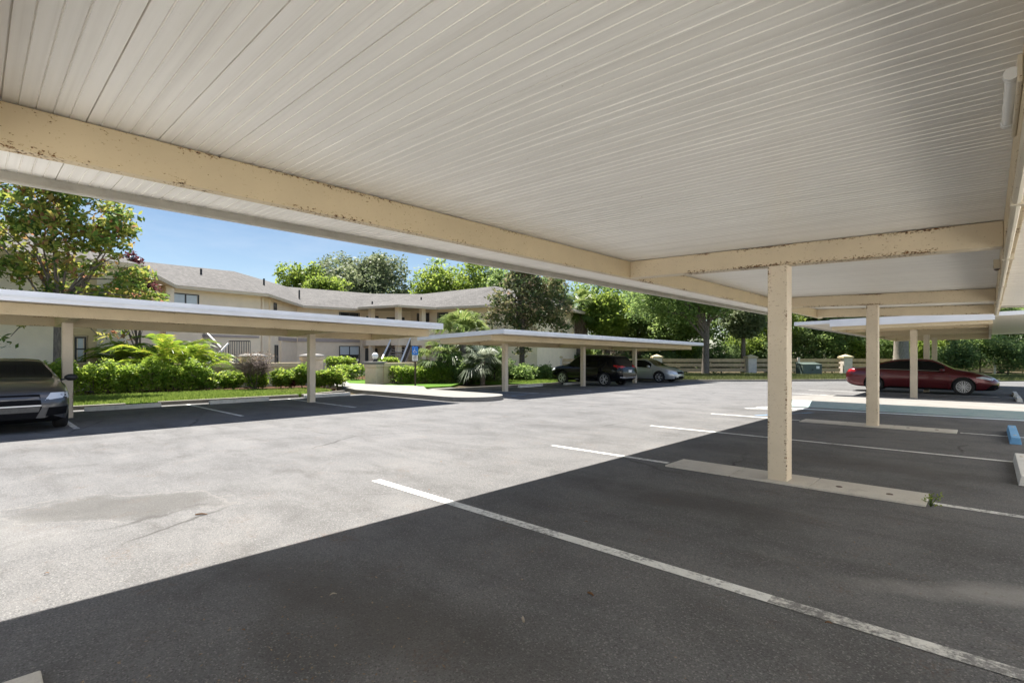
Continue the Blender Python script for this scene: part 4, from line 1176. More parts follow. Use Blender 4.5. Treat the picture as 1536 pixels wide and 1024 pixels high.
# ============================================================ VEGETATION
def leaf_quads(P, size, rng, up=.35, aspect=.5, vary=.35):
    """diamond leaves with random attitude at points P; returns verts, faces"""
    n = len(P)
    N = rng.normal(size=(n, 3)); N[:, 2] = np.abs(N[:, 2]) + up; N /= np.linalg.norm(N, axis=1)[:, None]
    a = rng.normal(size=(n, 3)); a -= N * (a * N).sum(1)[:, None]; a /= np.linalg.norm(a, axis=1)[:, None]
    b_ = np.cross(N, a)
    s = size * (1 + vary * rng.normal(size=n)).clip(.4, 1.9)
    a = a * (s / 2)[:, None]; w = b_ * (s * aspect / 2)[:, None]
    V = np.stack([P - a, P + w - a * .1, P + a, P - w - a * .1], 1).reshape(-1, 3)
    return V, np.arange(n * 4).reshape(n, 4)


def clump_points(blobs, nclump, per, cr, rng, shell=.45):
    bl = np.array(blobs, float)
    vol = bl[:, 3] * bl[:, 4] * bl[:, 5]; pr = vol ** .8; pr /= pr.sum()
    k = rng.choice(len(bl), nclump, p=pr)
    d = rng.normal(size=(nclump, 3)); d /= np.linalg.norm(d, axis=1)[:, None]
    r = shell + (1 - shell) * rng.random(nclump) ** .6
    C = bl[k, :3] + d * r[:, None] * bl[k, 3:6]
    off = rng.normal(size=(nclump, per, 3)); off /= (np.linalg.norm(off, axis=2)[:, :, None] + 1e-6)
    off *= (rng.random((nclump, per, 1)) ** .5) * cr * np.array([1, 1, .7])
    P = (C[:, None, :] + off).reshape(-1, 3)
    ct = np.repeat(rng.random(nclump), per)
    return P, ct, C


def limb_mesh(base, th, tr, targets, rng, lean=(0, 0)):
    b = MB()
    bx, by, bz = base
    top = Vector((bx + lean[0], by + lean[1], bz + th))
    pts = [Vector((bx, by, bz - .15)), Vector((bx, by, bz + .1)), Vector((bx + lean[0] * .3, by + lean[1] * .3, bz + th * .4)), top]
    b.tube(pts, [tr * 1.45, tr * 1.1, tr * .92, tr * .75], 10)
    for T in targets:
        T = Vector(T); mid = top.lerp(T, .5) + Vector((rng.normal() * .3, rng.normal() * .3, abs(rng.normal()) * .25))
        st = pts[2].lerp(top, rng.random() * .6 + .4)
        r0 = tr * (.24 + .2 * rng.random())
        b.tube([st, st.lerp(mid, .5) + Vector((0, 0, .1)), mid, T], [r0, r0 * .8, r0 * .55, r0 * .18], 6)
    return b


def tree(label, base, th, tr, blobs, leaf, mat, nclump, per, cr, seed, bark='bark', cat='tree', group=None, name='tree', lean=(0, 0), aspect=.5, shell=.45, up=.35, nlimb=7):
    rng = np.random.default_rng(seed)
    x, y = base; z = g(x, y)
    root = thing(name, label, cat, (x, y, z), 0, group)
    P, ct, C = clump_points(blobs, nclump, per, cr, rng, shell)
    V, F = leaf_quads(P, leaf, rng, up, aspect)
    tint = (.55 * ct + .45 * rng.random(len(P)) + .1 * rng.normal(size=len(P))).clip(0, 1)
    tg = [blobs[i % len(blobs)][:3] for i in range(len(blobs))] + [tuple(C[i]) for i in rng.choice(len(C), nlimb)]
    limb_mesh((x, y, z), th, tr, tg, rng, lean).build('trunk', M[bark], root, smooth=True)
    mesh_np('crown', V, F, M[mat], root, tint, (x, y, z))
    return root


def at(px, d):
    """plan point d metres in front of the camera, px photo pixels from the left"""
    lat = (px - 768) / 760 * d
    return (lat * CA - d * SA, lat * SA + d * CA)


def zz(py, d): return 1.43 + (530 - py) * d / 760


def crown(cx, cy, cz, r, rz, n, rng, spread=.62, small=.5):
    out = [(cx, cy, cz, r * .75, r * .75, rz * .75)]
    for _ in range(n):
        d = rng.normal(size=3); d /= np.linalg.norm(d); d[2] = d[2] * .9 + .1
        k = small * (.75 + .5 * rng.random())
        out.append((cx + d[0] * r * spread, cy + d[1] * r * spread, cz + d[2] * rz * spread, r * k, r * k, rz * k * .85))
    return out


rg = np.random.default_rng(11)
# magnolia in front of the left block
mx, my = -25.15, 2.15
bl = []
for dx, dz, r, dy in ((-3.3, 5.2, .9, -1.8), (-2.2, 6.3, 1.1, -1.0), (-.6, 7.0, 1.2, 0), (1.2, 6.6, 1.15, .6), (1.9, 5.7, .9, 1.2), (-1.2, 4.6, .8, -.6), (.9, 4.9, .9, .5), (2.5, 4.2, .7, 1.4), (3.2, 3.4, .55, 1.8), (1.6, 3.4, .8, .9), (-.2, 3.4, .9, .4),
                      (-2.6, 3.6, .75, -1.6), (-1.2, 3.0, .7, -.9), (-3.3, 3.0, .6, -2.0), (.3, 5.9, 1.0, -.6), (-4.2, 6.2, .9, -2.4), (-2.8, 7.5, 1.1, -1.4), (.2, 8.2, 1.2, .1), (-1.5, 2.05, .42, -1.3), (1.3, 2.1, .4, 1.0), (2.2, 2.0, .3, 1.9)):
    bl.append((mx + dx * CA + dy * .2 * -SA, my + dx * SA + dy * .2 * CA, dz, r, r, r * .8))
tree('tall open magnolia with glossy green and bronze leaves before the left block', (mx, my), 3.6, .15, bl, .225, 'leaf_mag', 520, 25, .44, 3, 'bark', name='magnolia_tree', aspect=.45, nlimb=12)
# crape myrtle with dark red leaves and a yellow green shrub tree by the block corner
bx, by = at(210, 24.5)
tree('slim young tree with dark red leaves at the corner of the left block', (bx, by), 4.4, .05, [(*at(205, 24.5), 5.3, .45, .45, .75), (*at(214, 24.4), 4.5, .5, .5, .55), (*at(198, 24.6), 5.9, .3, .3, .4)], .16, 'leaf_red', 60, 22, .3, 4, name='tree', nlimb=4)
bx, by = at(205, 22.5)
tree('rounded yellow green ornamental tree beside the magnolia', (bx, by), 2.3, .07, [(*at(175, 22.3), 3.75, 1.0, 1.0, .6), (*at(215, 22.5), 3.5, .9, .9, .6), (*at(195, 22.6), 4.1, .8, .8, .5), (*at(235, 22.8), 3.2, .4, .4, .35)], .17, 'leaf_bright', 190, 26, .32, 5, name='tree')
# magnolia at the right wing
bx, by = at(783, 35.5)
bl = [(*at(783 + a, 35.5 + rg.normal() * .5), zz(y_, 35.5), r, r, r * .9) for a, y_, r in ((0, 420, 1.3), (-25, 440, 1.1), (22, 435, 1.2), (-28, 470, 1.0), (28, 465, 1.1), (0, 455, 1.3), (-12, 490, .9), (20, 488, .8), (38, 448, .7), (-38, 452, .6), (2, 400, 1.0), (52, 470, 1.0), (50, 430, .9), (60, 495, .7), (-52, 480, .6), (4, 524, .5), (-6, 532, .4))]
tree('tall worn looking magnolia with brownish leaves before the white end wall', (bx, by), 4.8, .2, bl, .26, 'leaf_mag2', 430, 20, .52, 6, 'bark_dark', name='magnolia_tree', aspect=.45)

# background trees
def bgtree(label, px, d, pytop, pybase, halfpx, mat, leaf, nclump, per, cr, seed, trunk=(4, .22), n=9, bark='bark', group='trees beyond the lot', lean=(0, 0), squash=1.0):
    r = halfpx * d / 760; zt, zb_ = zz(pytop, d), zz(pybase, d)
    rng = np.random.default_rng(seed)
    c = at(px, d); cz = (zt + zb_) / 2; rz = (zt - zb_) / 2
    bl = crown(c[0], c[1], cz, r, rz, n, rng)
    return tree(label, (c[0] - lean[0], c[1] - lean[1]), max(1.5, cz - rz * .55 - g(*c)), trunk[1], bl, leaf, M and mat, nclump, per, cr, seed, bark, 'tree', group, 'broadleaf_tree', lean)


bgtree('small feathery yellow green tree above the roof at the left', 452, 60, 386, 480, 34, 'leaf_bright', .34, 320, 26, .8, 21)
bgtree('bright yellow green low crown just above the shingle ridge', 492, 57, 412, 470, 34, 'leaf_bright', .34, 220, 24, .8, 22)
bgtree('large grey green oak rising highest behind the building', 520, 66, 372, 520, 60, 'leaf_grey', .38, 760, 30, 1.0, 23, n=13)
bgtree('tall grey green oak right of the highest one behind the building', 578, 68, 376, 520, 54, 'leaf_grey', .38, 640, 30, 1.0, 24, n=12)
bgtree('mid green tree behind the portico roof', 645, 62, 400, 520, 46, 'leaf_bright', .36, 560, 30, .95, 25, n=11)
bgtree('tall fresh green tree behind the right wing ridge', 702, 62, 384, 520, 54, 'leaf_bright', .36, 640, 30, .95, 26, n=12)
bgtree('dense green tree above the right wing hip', 765, 60, 390, 520, 42, 'leaf_oak', .36, 460, 30, .95, 27, n=11)
bgtree('dark narrow tree beside the white end wall', 824, 52, 412, 548, 28, 'leaf_dark', .3, 420, 30, .8, 28, n=10, bark='bark_dark')
bgtree('bright crowned tree with a slim pale trunk right of the shaggy palm', 912, 50, 436, 520, 32, 'leaf_bright', .3, 330, 30, .75, 29, bark='bark_pale')
bgtree('dark green oak filling the gap right of the slim pale trunk', 955, 54, 420, 535, 46, 'leaf_oak', .32, 560, 30, .85, 30, n=12, bark='bark_dark')
bgtree('broad dark oak behind the end of the middle carport', 1010, 50, 418, 530, 52, 'leaf_oak', .28, 700, 32, .8, 31, n=14, bark='bark_dark')
# the oak whose trunk stands before the fence
c = at(1058, 43.5)
rng = np.random.default_rng(32)
tree('oak with a straight grey trunk standing in front of the rail fence', c, 4.6, .3, [(*at(1058 + a, 43.5 + rg.normal()), zz(y_, 43.5), r, r, r * .7) for a, y_, r in ((0, 440, 2.6), (-55, 445, 2.2), (-90, 462, 1.7), (-40, 470, 1.6), (40, 440, 2.1), (-15, 410, 2.8), (-70, 425, 2.2), (22, 462, 1.2))], .24, 'leaf_oak', 620, 32, .75, 32, 'bark', name='oak_tree', lean=(.1, .1), nlimb=10)
bgtree('pale silvery green tree hanging over the fence left of the near carport post', 1115, 47, 436, 515, 34, 'leaf_grey', .25, 420, 32, .75, 33, n=10)
bgtree('yellow green tree behind the capped fence pillar', 1150, 52, 440, 530, 40, 'leaf_bright', .28, 420, 30, .8, 34)
bgtree('dark tree with a leaning trunk right of the near carport post', 1230, 52, 430, 535, 46, 'leaf_dark', .28, 480, 30, .85, 35, n=11, bark='bark', lean=(1.6, 1.2))
bgtree('green tree behind the capped pillar by the utility box', 1290, 54, 430, 540, 44, 'leaf_oak', .3, 430, 30, .85, 36, n=11)
c = at(1352, 44)
tree('stout old oak with a thick grey trunk behind the dark red sedan', c, 5.0, .62, [(*at(1352 + a, 44 + rg.normal() * 2), zz(y_, 44), r, r, r * .6) for a, y_, r in ((0, 420, 4.0), (-70, 440, 2.8), (70, 435, 3.2), (-30, 390, 3.4), (40, 395, 3.6), (120, 440, 2.6), (-130, 440, 2.4))], .3, 'leaf_oak', 640, 30, .85, 37, 'bark_pale', name='oak_tree', nlimb=10)
bgtree('sunlit green tree right of the stout oak trunk', 1425, 56, 440, 545, 46, 'leaf_bright', .3, 420, 30, .85, 38, n=11)
bgtree('dense dark green tree at the far right of the lot', 1500, 52, 440, 540, 46, 'leaf_oak', .3, 460, 30, .85, 39, n=11)
bgtree('green tree beyond the right edge of the lot', 1600, 54, 430, 540, 52, 'leaf_oak', .32, 420, 30, .9, 40, n=11)


def bush(label, px, d, pytop, pybase, halfpx, mat, leaf, nclump, per, cr, seed, name='shrub', group='understorey shrubs'):
    c = at(px, d); r = halfpx * d / 760; rng = np.random.default_rng(seed)
    zt = zz(pytop, d); zb_ = g(*c)
    bl = crown(c[0], c[1], (zt + zb_) / 2, r, (zt - zb_) / 2, 6, rng)
    return tree(label, c, max(.3, (zt - zb_) * .4), .05, bl, leaf, mat, nclump, per, cr, seed, 'bark_dark', 'shrub', group, name, nlimb=5)


k = 0
BU = [(838, 50, 505, 26, 'leaf_dark', 'dark shrub behind the fence left of the black SUV'), (872, 51, 500, 26, 'leaf_bright', 'bright shrub behind the fence above the bonnet of the black SUV'), (930, 51, 505, 34, 'leaf_dead', 'dry brown thicket behind the roof of the black SUV'),
      (985, 51, 500, 34, 'leaf_dark', 'dark shrub behind the silver sedan roof'), (1030, 50, 505, 26, 'leaf_bright', 'lit yellow green shrub left of the straight oak trunk'), (1082, 49, 508, 26, 'leaf_dark', 'dark shrub right of the straight oak trunk'), (1118, 50, 488, 28, 'leaf_bright', 'yellow green shrub above the fence left of the capped pillar'),
      (1150, 49, 500, 26, 'leaf_dark', 'dark shrub above the fence beside the near carport post'), (1205, 51, 490, 30, 'leaf_dark', 'dark shrub right of the near carport post'), (1248, 50, 495, 28, 'leaf_oak', 'green shrub behind the utility box'), (1285, 49, 505, 20, 'leaf_bright', 'light green shrub hugging the capped pillar by the red sedan'),
      (1325, 47, 490, 24, 'leaf_oak', 'green shrub left of the stout oak trunk'), (1395, 45, 500, 26, 'leaf_bright', 'sunlit shrub behind the cabin of the dark red sedan'), (1432, 43, 508, 28, 'leaf_dark', 'blue green dark shrub behind the bonnet of the dark red sedan'), (1470, 44, 500, 28, 'leaf_oak', 'green shrub above the nose of the dark red sedan'),
      (1512, 42, 505, 30, 'leaf_dark', 'dark shrub at the right edge of the view'), (1560, 44, 500, 34, 'leaf_oak', 'green shrub beyond the right edge of the view')]
for (px, d, pt, hp, mt, lb) in BU:
    k += 1; bush(lb, px, d, pt, 560, hp, mt, .2, 190, 26, .5, 60 + k)
# far wood closing the view
rng = np.random.default_rng(5)
bl = []
for px in range(300, 1900, 26):
    d = 76 + rng.random() * 14; c = at(px, d); r = 3.2 + rng.random() * 1.6
    for hh in (1.2, 4.2, 7.2, 10.0, 12.6):
        if (px < 440 and hh > 5) or (px < 660 and hh > 9) or (800 < px < 850 and hh > 8): continue
        bl.append((c[0], c[1], hh + rng.normal() * .4, r, r, r * .8))
P, ct, C = clump_points(bl, 8000, 14, 1.0, rng, .4)
V, F = leaf_quads(P, .6, rng)
tag(mesh_np('far_wood', V, F, M['leaf_oak'], None, (.6 * ct + .4 * rng.random(len(P))).clip(0, 1)), 'far off mass of dark green woodland behind the fence trees', 'woodland', None, 'stuff')


bl = []
for px in range(815, 1620, 9):
    d = 48.6 + 2.2 * rng.random(); c = at(px, d); bl.append((c[0], c[1], g(*c) + .9 + .5 * rng.random(), .8, .8, 1.0))
P, ct, C = clump_points(bl, 1500, 22, .4, rng, .3)
V, F = leaf_quads(P, .24, rng)
tag(mesh_np('undergrowth', V, F, M['leaf_dark'], None, (.6 * ct + .4 * rng.random(len(P))).clip(0, 1)), 'dark tangled undergrowth filling the gaps behind the rail fence', 'undergrowth', None, 'stuff')


# ---------------------------------------------------------------- palms
def fan_frond(V, F, tint, base, dirv, petiole, R, rng, nb=22, spread=2.5, droop=.35, tv=.5):
    d = Vector(dirv).normalized(); side = d.cross(Vector((0, 0, 1)))
    if side.length < .1: side = Vector((1, 0, 0))
    side.normalize(); nrm = side.cross(d).normalized()
    p0 = Vector(base); hub = p0 + d * petiole + Vector((0, 0, -.12 * petiole * petiole))
    w = .02
    n = len(V); V += [tuple(p0 - side * w), tuple(p0 + side * w), tuple(hub + side * w), tuple(hub - side * w)]; F.append((n, n + 1, n + 2, n + 3)); tint.append(.35)
    for i in range(nb):
        a = (i / (nb - 1) - .5) * spread
        bd = d * math.cos(a) + side * math.sin(a)
        l = R * (1 - .25 * abs(a) / spread) * (.9 + .2 * rng.random())
        sd = (side * math.cos(a) - d * math.sin(a)); wd = R * spread / nb * .33
        m = hub + bd * l * .55 + nrm * .02 + nrm * (.02 if i % 2 else -.02); t = hub + bd * l + Vector((0, 0, -droop * l * (.5 + .8 * rng.random())))
        n = len(V); V += [tuple(hub), tuple(m + sd * wd), tuple(t), tuple(m - sd * wd)]
        F.append((n, n + 1, n + 2, n + 3)); tint.append(min(1, max(0, tv + .25 * rng.normal())))


def fan_palm(label, base, zc, n, R, pet, mat, seed, trunk=.16, updown=(-.35, 1.0), skirt=0, parent_extra=None):
    rng = np.random.default_rng(seed); x, y = base; z = g(x, y)
    root = thing('fan_palm', label, 'palm', (x, y, z))
    V = []; F = []; ti = []
    for i in range(n):
        a = rng.random() * 2 * PI; e = updown[0] + (updown[1] - updown[0]) * rng.random()
        fan_frond(V, F, ti, (x, y, zc + .1 * rng.normal()), (math.cos(a) * math.cos(e), math.sin(a) * math.cos(e), math.sin(e)), pet * (.7 + .5 * rng.random()), R * (.8 + .35 * rng.random()), rng, tv=.35 + .4 * (e > .4), droop=.3 + .25 * rng.random())
    mesh_np('fronds', V, F, M[mat], root, ti, (x, y, z))
    b = MB(); b.tube([(x, y, z - .1), (x, y, (z + zc) / 2), (x, y, zc + .1)], [trunk * 1.2, trunk, trunk * 1.1], 10); b.build('trunk', M['bark'], root, smooth=True)
    if skirt:
        V = []; F = []; ti = []
        for i in range(skirt):
            a = rng.random() * 2 * PI; e = -1.0 - .45 * rng.random()
            fan_frond(V, F, ti, (x, y, zc - .1 - .9 * rng.random()), (math.cos(a) * math.cos(e), math.sin(a) * math.cos(e), math.sin(e)), pet * .7, R * .95, rng, nb=14, spread=1.6, tv=.5)
        mesh_np('dead_fronds', V, F, M['leaf_dead'], root, ti, (x, y, z))
    return root


fan_palm('big bushy fan palm with drooping green fronds in front of the right wing', at(694, 30), 2.35, 62, 1.15, 1.15, 'leaf_fan', 71, .2, (-.75, 1.35))
fan_palm('low fan palm growing against the foot of the big bushy one', at(660, 29), 1.1, 20, .9, .8, 'leaf_fan', 72, .12, (-.3, 1.0))
fan_palm('silvery drooping fan palm beside the hedge left of the first post of the middle carport', at(724, 27.6), .9, 22, .85, .6, 'leaf_silver', 73, .12, (-.5, 1.1))
fan_palm('tall cabbage palm with a shaggy skirt of dead fronds', at(868, 50), zz(462, 50), 34, 1.3, 1.1, 'leaf_fan', 74, .26, (-.7, 1.2), 46)
fan_palm('second cabbage palm half hidden left of the shaggy one', at(842, 53), zz(470, 53), 26, 1.3, 1.1, 'leaf_fan', 75, .24, (-.7, 1.2), 26)


def pinnate(V, F, ti, base, az, elev, L, rng, nl=26, tv=.5):
    p = Vector(base); pts = [p.copy()]; e = elev; hd = Vector((math.cos(az), math.sin(az), 0)); sd = Vector((-math.sin(az), math.cos(az), 0)); ns = 9
    for i in range(ns):
        p = p + (hd * math.cos(e) + Vector((0, 0, math.sin(e)))) * (L / ns); e -= .13 + .03 * i * rng.random(); pts.append(p.copy())
    for a, c_ in zip(pts, pts[1:]):
        n = len(V); w = .012; V += [tuple(a - sd * w), tuple(a + sd * w), tuple(c_ + sd * w), tuple(c_ - sd * w)]; F.append((n, n + 1, n + 2, n + 3)); ti.append(.7)
    for i in range(nl):
        t = .22 + .78 * i / (nl - 1); k = min(ns - 1, int(t * ns)); q = pts[k].lerp(pts[k + 1], t * ns - k); fw = (pts[k + 1] - pts[k]).normalized()
        ll = L * .26 * (1 - .6 * abs(t - .45)) * (.85 + .3 * rng.random())
        for sg in (-1, 1):
            dr = (sd * sg * .8 + fw * .65 + Vector((0, 0, .28 - .3 * rng.random()))).normalized(); tip = q + dr * ll + Vector((0, 0, -.18 * ll)); m = q + dr * ll * .5; wv = fw * .018 + Vector((0, 0, .012))
            n = len(V); V += [tuple(q), tuple(m + wv), tuple(tip), tuple(m - wv)]; F.append((n, n + 1, n + 2, n + 3)); ti.append(min(1, max(0, tv + .22 * rng.normal())))


def areca(label, base, n, L, seed):
    rng = np.random.default_rng(seed); x, y = base; z = g(x, y) + .1
    root = thing('areca_palm', label, 'palm', (x, y, z), 0, 'yellow palms by the left block')
    V = []; F = []; ti = []; st = MB()
    for i in range(n):
        a = rng.random() * 2 * PI; r = .45 * math.sqrt(rng.random()); bx, by = x + r * math.cos(a), y + r * math.sin(a); h = .4 + .9 * rng.random()
        st.tube([(bx, by, z - .05), (bx + .1 * math.cos(a), by + .1 * math.sin(a), z + h)], [.03, .022], 5)
        pinnate(V, F, ti, (bx + .1 * math.cos(a), by + .1 * math.sin(a), z + h), a + .5 * rng.normal(), .75 + .6 * rng.random(), L * (.75 + .45 * rng.random()), rng, tv=.35 + .35 * rng.random())
    mesh_np('fronds', V, F, M['leaf_areca'], root, ti, (x, y, z)); st.build('stems', M['leaf_areca'], root)
    return root


areca('yellow green feathery palm nearest the left block wall', at(196, 22.2), 44, 1.55, 81)
areca('largest yellow green feathery palm in the middle of the clump', at(245, 21.8), 58, 1.8, 82)
areca('yellow green feathery palm next to the stair railing', at(292, 22.6), 40, 1.45, 83)


# ---------------------------------------------------------------- hedges and shrubs
def hedge(label, pts, w, h, leaf, n, seed, mat='leaf_hedge', name='hedge', base_h=.1, lumps=.12, cat='hedge', group=None):
    rng = np.random.default_rng(seed); root = thing(name, label, cat, (*pts[0], g(*pts[0])), 0, group)
    P = []; seg = [(Vector((*p, 0)), Vector((*q, 0))) for p, q in zip(pts, pts[1:])]; ls = np.array([(q - p).length for p, q in seg]); cum = ls.sum()
    stems = MB(); per = 7; nc = n // per
    for _ in range(nc):
        k = rng.choice(len(seg), p=ls / cum); p, q = seg[k]; t = rng.random(); c = p.lerp(q, t); d = (q - p).normalized(); nn = Vector((-d.y, d.x, 0))
        u = rng.random() * 2 - 1; bul = 1 + lumps * math.sin(t * ls[k] * 4.1 + k * 2) + lumps * math.sin(t * ls[k] * 9.3 + 1)
        top = h * bul
        # points on the skin mostly: top or sides
        if rng.random() < .5: a, zv = u, top * (1 - .12 * rng.random())
        else: a, zv = math.copysign(1 - .22 * rng.random(), u), top * (.1 + .88 * rng.random())
        if abs(a) > .75 and zv > .8 * top: zv *= .9
        c0 = c + nn * a * w / 2 * bul
        cc = np.array([c0.x, c0.y, g(c0.x, c0.y) + base_h + zv]); P.append(cc + rng.normal(size=(per, 3)) * np.array([.09, .09, .07]))
    for _ in range(int(cum * 14)):
        k = rng.choice(len(seg), p=ls / cum); p, q = seg[k]; c = p.lerp(q, rng.random()); x, y = c.x + rng.normal() * w * .15, c.y + rng.normal() * w * .15
        stems.tube([(x, y, g(x, y) + .02), (x + rng.normal() * .08, y + rng.normal() * .08, g(x, y) + base_h + h * .8)], [.014, .007], 4)
    P = np.concatenate(P); V, F = leaf_quads(P, leaf, rng, .5, .5)
    tint = (.2 + .3 * rng.random(len(P)) + .35 * np.repeat(rng.random(len(P) // per), per)).clip(0, 1)
    mesh_np('foliage', V, F, M[mat], root, tint, root.location); stems.build('stems', M['twig'], root)
    return root


hedge('long leafy green hedge right of the grey sedan', [(-24.35, .2), (-24.3, 3.4), (-24.2, 6.6)], 1.1, 1.05, .115, 18000, 91)
def shrub(label, x, y, r, h, leaf, n, seed, mat='leaf_hedge', name='shrub'):
    rng = np.random.default_rng(seed); z = g(x, y) + .1
    bl = crown(x, y, z + h * .5, r, h * .5, 7, rng, .6, .5)
    return tree(label, (x, y), h * .35, .03, bl, leaf, mat, n // 14, 14, .16, seed, 'twig', 'shrub', None, name, nlimb=6, up=.6)
SH = [(-23.9, 6.6, .62, .95, 'leafy shrub at the right end of the long hedge'), (-23.55, 7.6, .6, .9, 'first leafy green shrub in the bed before the tan wall'), (-23.15, 8.5, .58, .88, 'leafy green shrub below the bare shrub'), (-22.75, 9.3, .58, .88, 'leafy green shrub left of the red leaved plant'),
      (-22.55, 10.15, .5, 1.15, 'taller yellow green shrub rising above the bed'), (-22.1, 10.75, .55, .85, 'leafy green shrub behind the carport post'), (-21.75, 11.45, .62, .95, 'rounded leafy shrub at the corner by the path')]
for i, (x, y, r, h, lb) in enumerate(SH): shrub(lb, x, y, r, h, .115, 3600, 101 + i)
shrub('small red leaved plant among the green shrubs', -22.75, 9.75, .3, .62, .12, 500, 120, 'leaf_red', 'red_shrub')
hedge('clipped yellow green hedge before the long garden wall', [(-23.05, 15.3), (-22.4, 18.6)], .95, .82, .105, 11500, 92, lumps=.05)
hedge('right end of the clipped hedge coloured darker for palm shade', [(-22.35, 18.7), (-21.7, 21.8)], .95, .82, .105, 9500, 93, 'leaf_oak', lumps=.07)  # darker leaf colour paints the palm's shade on the same hedge
hedge('neat rounded hedge under the ground floor window', [at(498, 36.5), at(524, 36)], 1.3, 1.35, .14, 5200, 94, lumps=.05)
hedge('low clipped shrub row in front of the rounded hedge', [at(508, 33.5), at(540, 33)], 1.0, .8, .14, 3200, 95, lumps=.05)
hedge('small rounded hedge showing right of the globe lamp', [at(578, 35), at(590, 34.6)], 1.1, 1.25, .14, 2600, 96, lumps=.05)
for i, (px, d, pt, hp, mt, lb) in enumerate([(700, 28.4, 535, 22, 'leaf_dark', 'dark shrub in the shade of the big fan palm'), (742, 29.5, 520, 26, 'leaf_dark', 'tall dark shrub behind the first post of the middle carport'), (780, 31.5, 545, 26, 'leaf_oak', 'low leafy shrub below the white end wall'), (808, 32.5, 546, 20, 'leaf_oak', 'low leafy shrub at the right corner of the white end wall'), (640, 29, 552, 16, 'leaf_oak', 'shrub between the long garden wall and the big fan palm'), (718, 31, 490, 24, 'leaf_dark', 'dark upright shrub behind the big fan palm')]):
    bush(lb, px, d, pt, 570, hp, mt, .15, 150, 22, .32, 130 + i, group=None)
bush('dark flowering plant at the foot of the building wall', 474, 36, 548, 560, 16, 'leaf_dark', .16, 60, 20, .3, 140, group=None)
bush('mounded yellow green groundcover behind the tan wall', 405, 29.5, 543, 560, 22, 'leaf_bright', .14, 110, 20, .3, 141, group=None)
# nearly leafless pruned shrub
rng = np.random.default_rng(7); x, y = at(381, 21.7); z = g(x, y) + .1
r_ = thing('bare_shrub', 'pruned shrub with a dense flat head of bare brown twigs', 'shrub', (x, y, z)); b = MB()
for i in range(16):
    a = rng.random() * 2 * PI; r = .12 * rng.random(); p = Vector((x + r * math.cos(a), y + r * math.sin(a), z - .05)); hd = Vector((math.cos(a) * .35, math.sin(a) * .35, 1)).normalized(); q = p + hd * (1.05 + .2 * rng.random())
    b.tube([p, p.lerp(q, .5) + Vector((rng.normal() * .04, rng.normal() * .04, 0)), q], [.022, .017, .013], 5)
    for j in range(34):
        s_ = p.lerp(q, .6 + .4 * rng.random()); e = s_ + Vector((rng.normal() * .32, rng.normal() * .32, .12 + .24 * rng.random())); e.z = min(e.z, z + 1.72 + .06 * rng.normal())
        b.tube([s_, s_.lerp(e, .5) + Vector((rng.normal() * .03, rng.normal() * .03, .02)), e], [.009, .007, .004], 3, cap=False)
b.build('branches', M['twig'], r_)
P = np.array([x, y, z + 1.45]) + rng.normal(size=(260, 3)) * np.array([.35, .35, .12]); V, F = leaf_quads(P, .08, rng); mesh_np('leaves', V, F, M['leaf_dead'], r_, rng.random(260), (x, y, z))

# grass blades over the lawns
def grass(poly, n, h, seed, label, mat='grass'):
    rng = np.random.default_rng(seed); pg = np.array(poly); lo, hi = pg.min(0), pg.max(0); out = []
    def inside(Q):
        c = np.zeros(len(Q), bool); j = len(pg) - 1
        for i in range(len(pg)):
            xi, yi = pg[i]; xj, yj = pg[j]
            c ^= ((yi > Q[:, 1]) != (yj > Q[:, 1])) & (Q[:, 0] < (xj - xi) * (Q[:, 1] - yi) / (yj - yi + 1e-9) + xi); j = i
        return c
    Q = lo + rng.random((n * 3, 2)) * (hi - lo); Q = Q[inside(Q)][:n]; m = len(Q)
    Z = -TILT * (-SA * Q[:, 0] + CA * Q[:, 1]) + .06
    a = rng.random(m) * 2 * PI; w = .012 + .01 * rng.random(m); hh = h * (.5 + rng.random(m)); ln = rng.normal(size=(m, 2)) * .5
    p = np.stack([Q[:, 0], Q[:, 1], Z], 1); dx = np.stack([np.cos(a) * w, np.sin(a) * w, 0 * w], 1); tip = p + np.stack([ln[:, 0] * hh, ln[:, 1] * hh, hh + .04], 1)
    V = np.stack([p - dx, p + dx, tip], 1).reshape(-1, 3)
    tag(mesh_np('grass', V, np.arange(m * 3).reshape(m, 3), M[mat], None, (.25 + .6 * rng.random(m)).clip(0, 1)), label, 'grass', None, 'stuff')
grass([(-18.75, -2), (-18.75, 8.2), (-20.3, 10.4), (-22.0, 10.4), (-23.4, 6), (-23.4, -2)], 42000, .07, 201, 'bright mown grass strip behind the left carport')
grass([(-17.66, 20.4), (-17.66, 30), (-26, 32.3), (-26.5, 25.5), (-21.5, 20.2)], 26000, .08, 202, 'bright mown grass behind the middle carport')
grass([(-14.3, 31.1), (-10.0, 35), (-6.6, 39.1), (.5, 45), (10, 56), (-4, 56), (-16, 47), (-26, 38), (-17, 31)], 46000, .13, 203, 'dappled rough grass in front of the rail fence', 'grass_dry')
# weed growing from the crack at the pad end
x, y = -.41, 6.36; r_ = thing('weed', 'small green weed sprouting at the end of the concrete pad', 'weed', (x, y, g(x, y))); rng = np.random.default_rng(9)
b = MB(); tips = []
for i in range(9):
    a = rng.random() * 2 * PI; e = Vector((x + .09 * math.cos(a) * rng.random(), y + .07 * math.sin(a), g(x, y) + .03 + .09 * rng.random())); b.tube([(x, y, g(x, y)), e.lerp(Vector((x, y, g(x, y))), .4) + Vector((0, 0, .02)), e], [.004, .003, .002], 4); tips.append(e)
b.build('stems', M['leaf_bright'], r_)
P = np.concatenate([np.array(t) + rng.normal(size=(10, 3)) * .014 for t in tips]); V, F = leaf_quads(P, .024, rng); mesh_np('leaves', V, F, M['leaf_bright'], r_, .4 + .6 * rng.random(len(P)), r_.location)

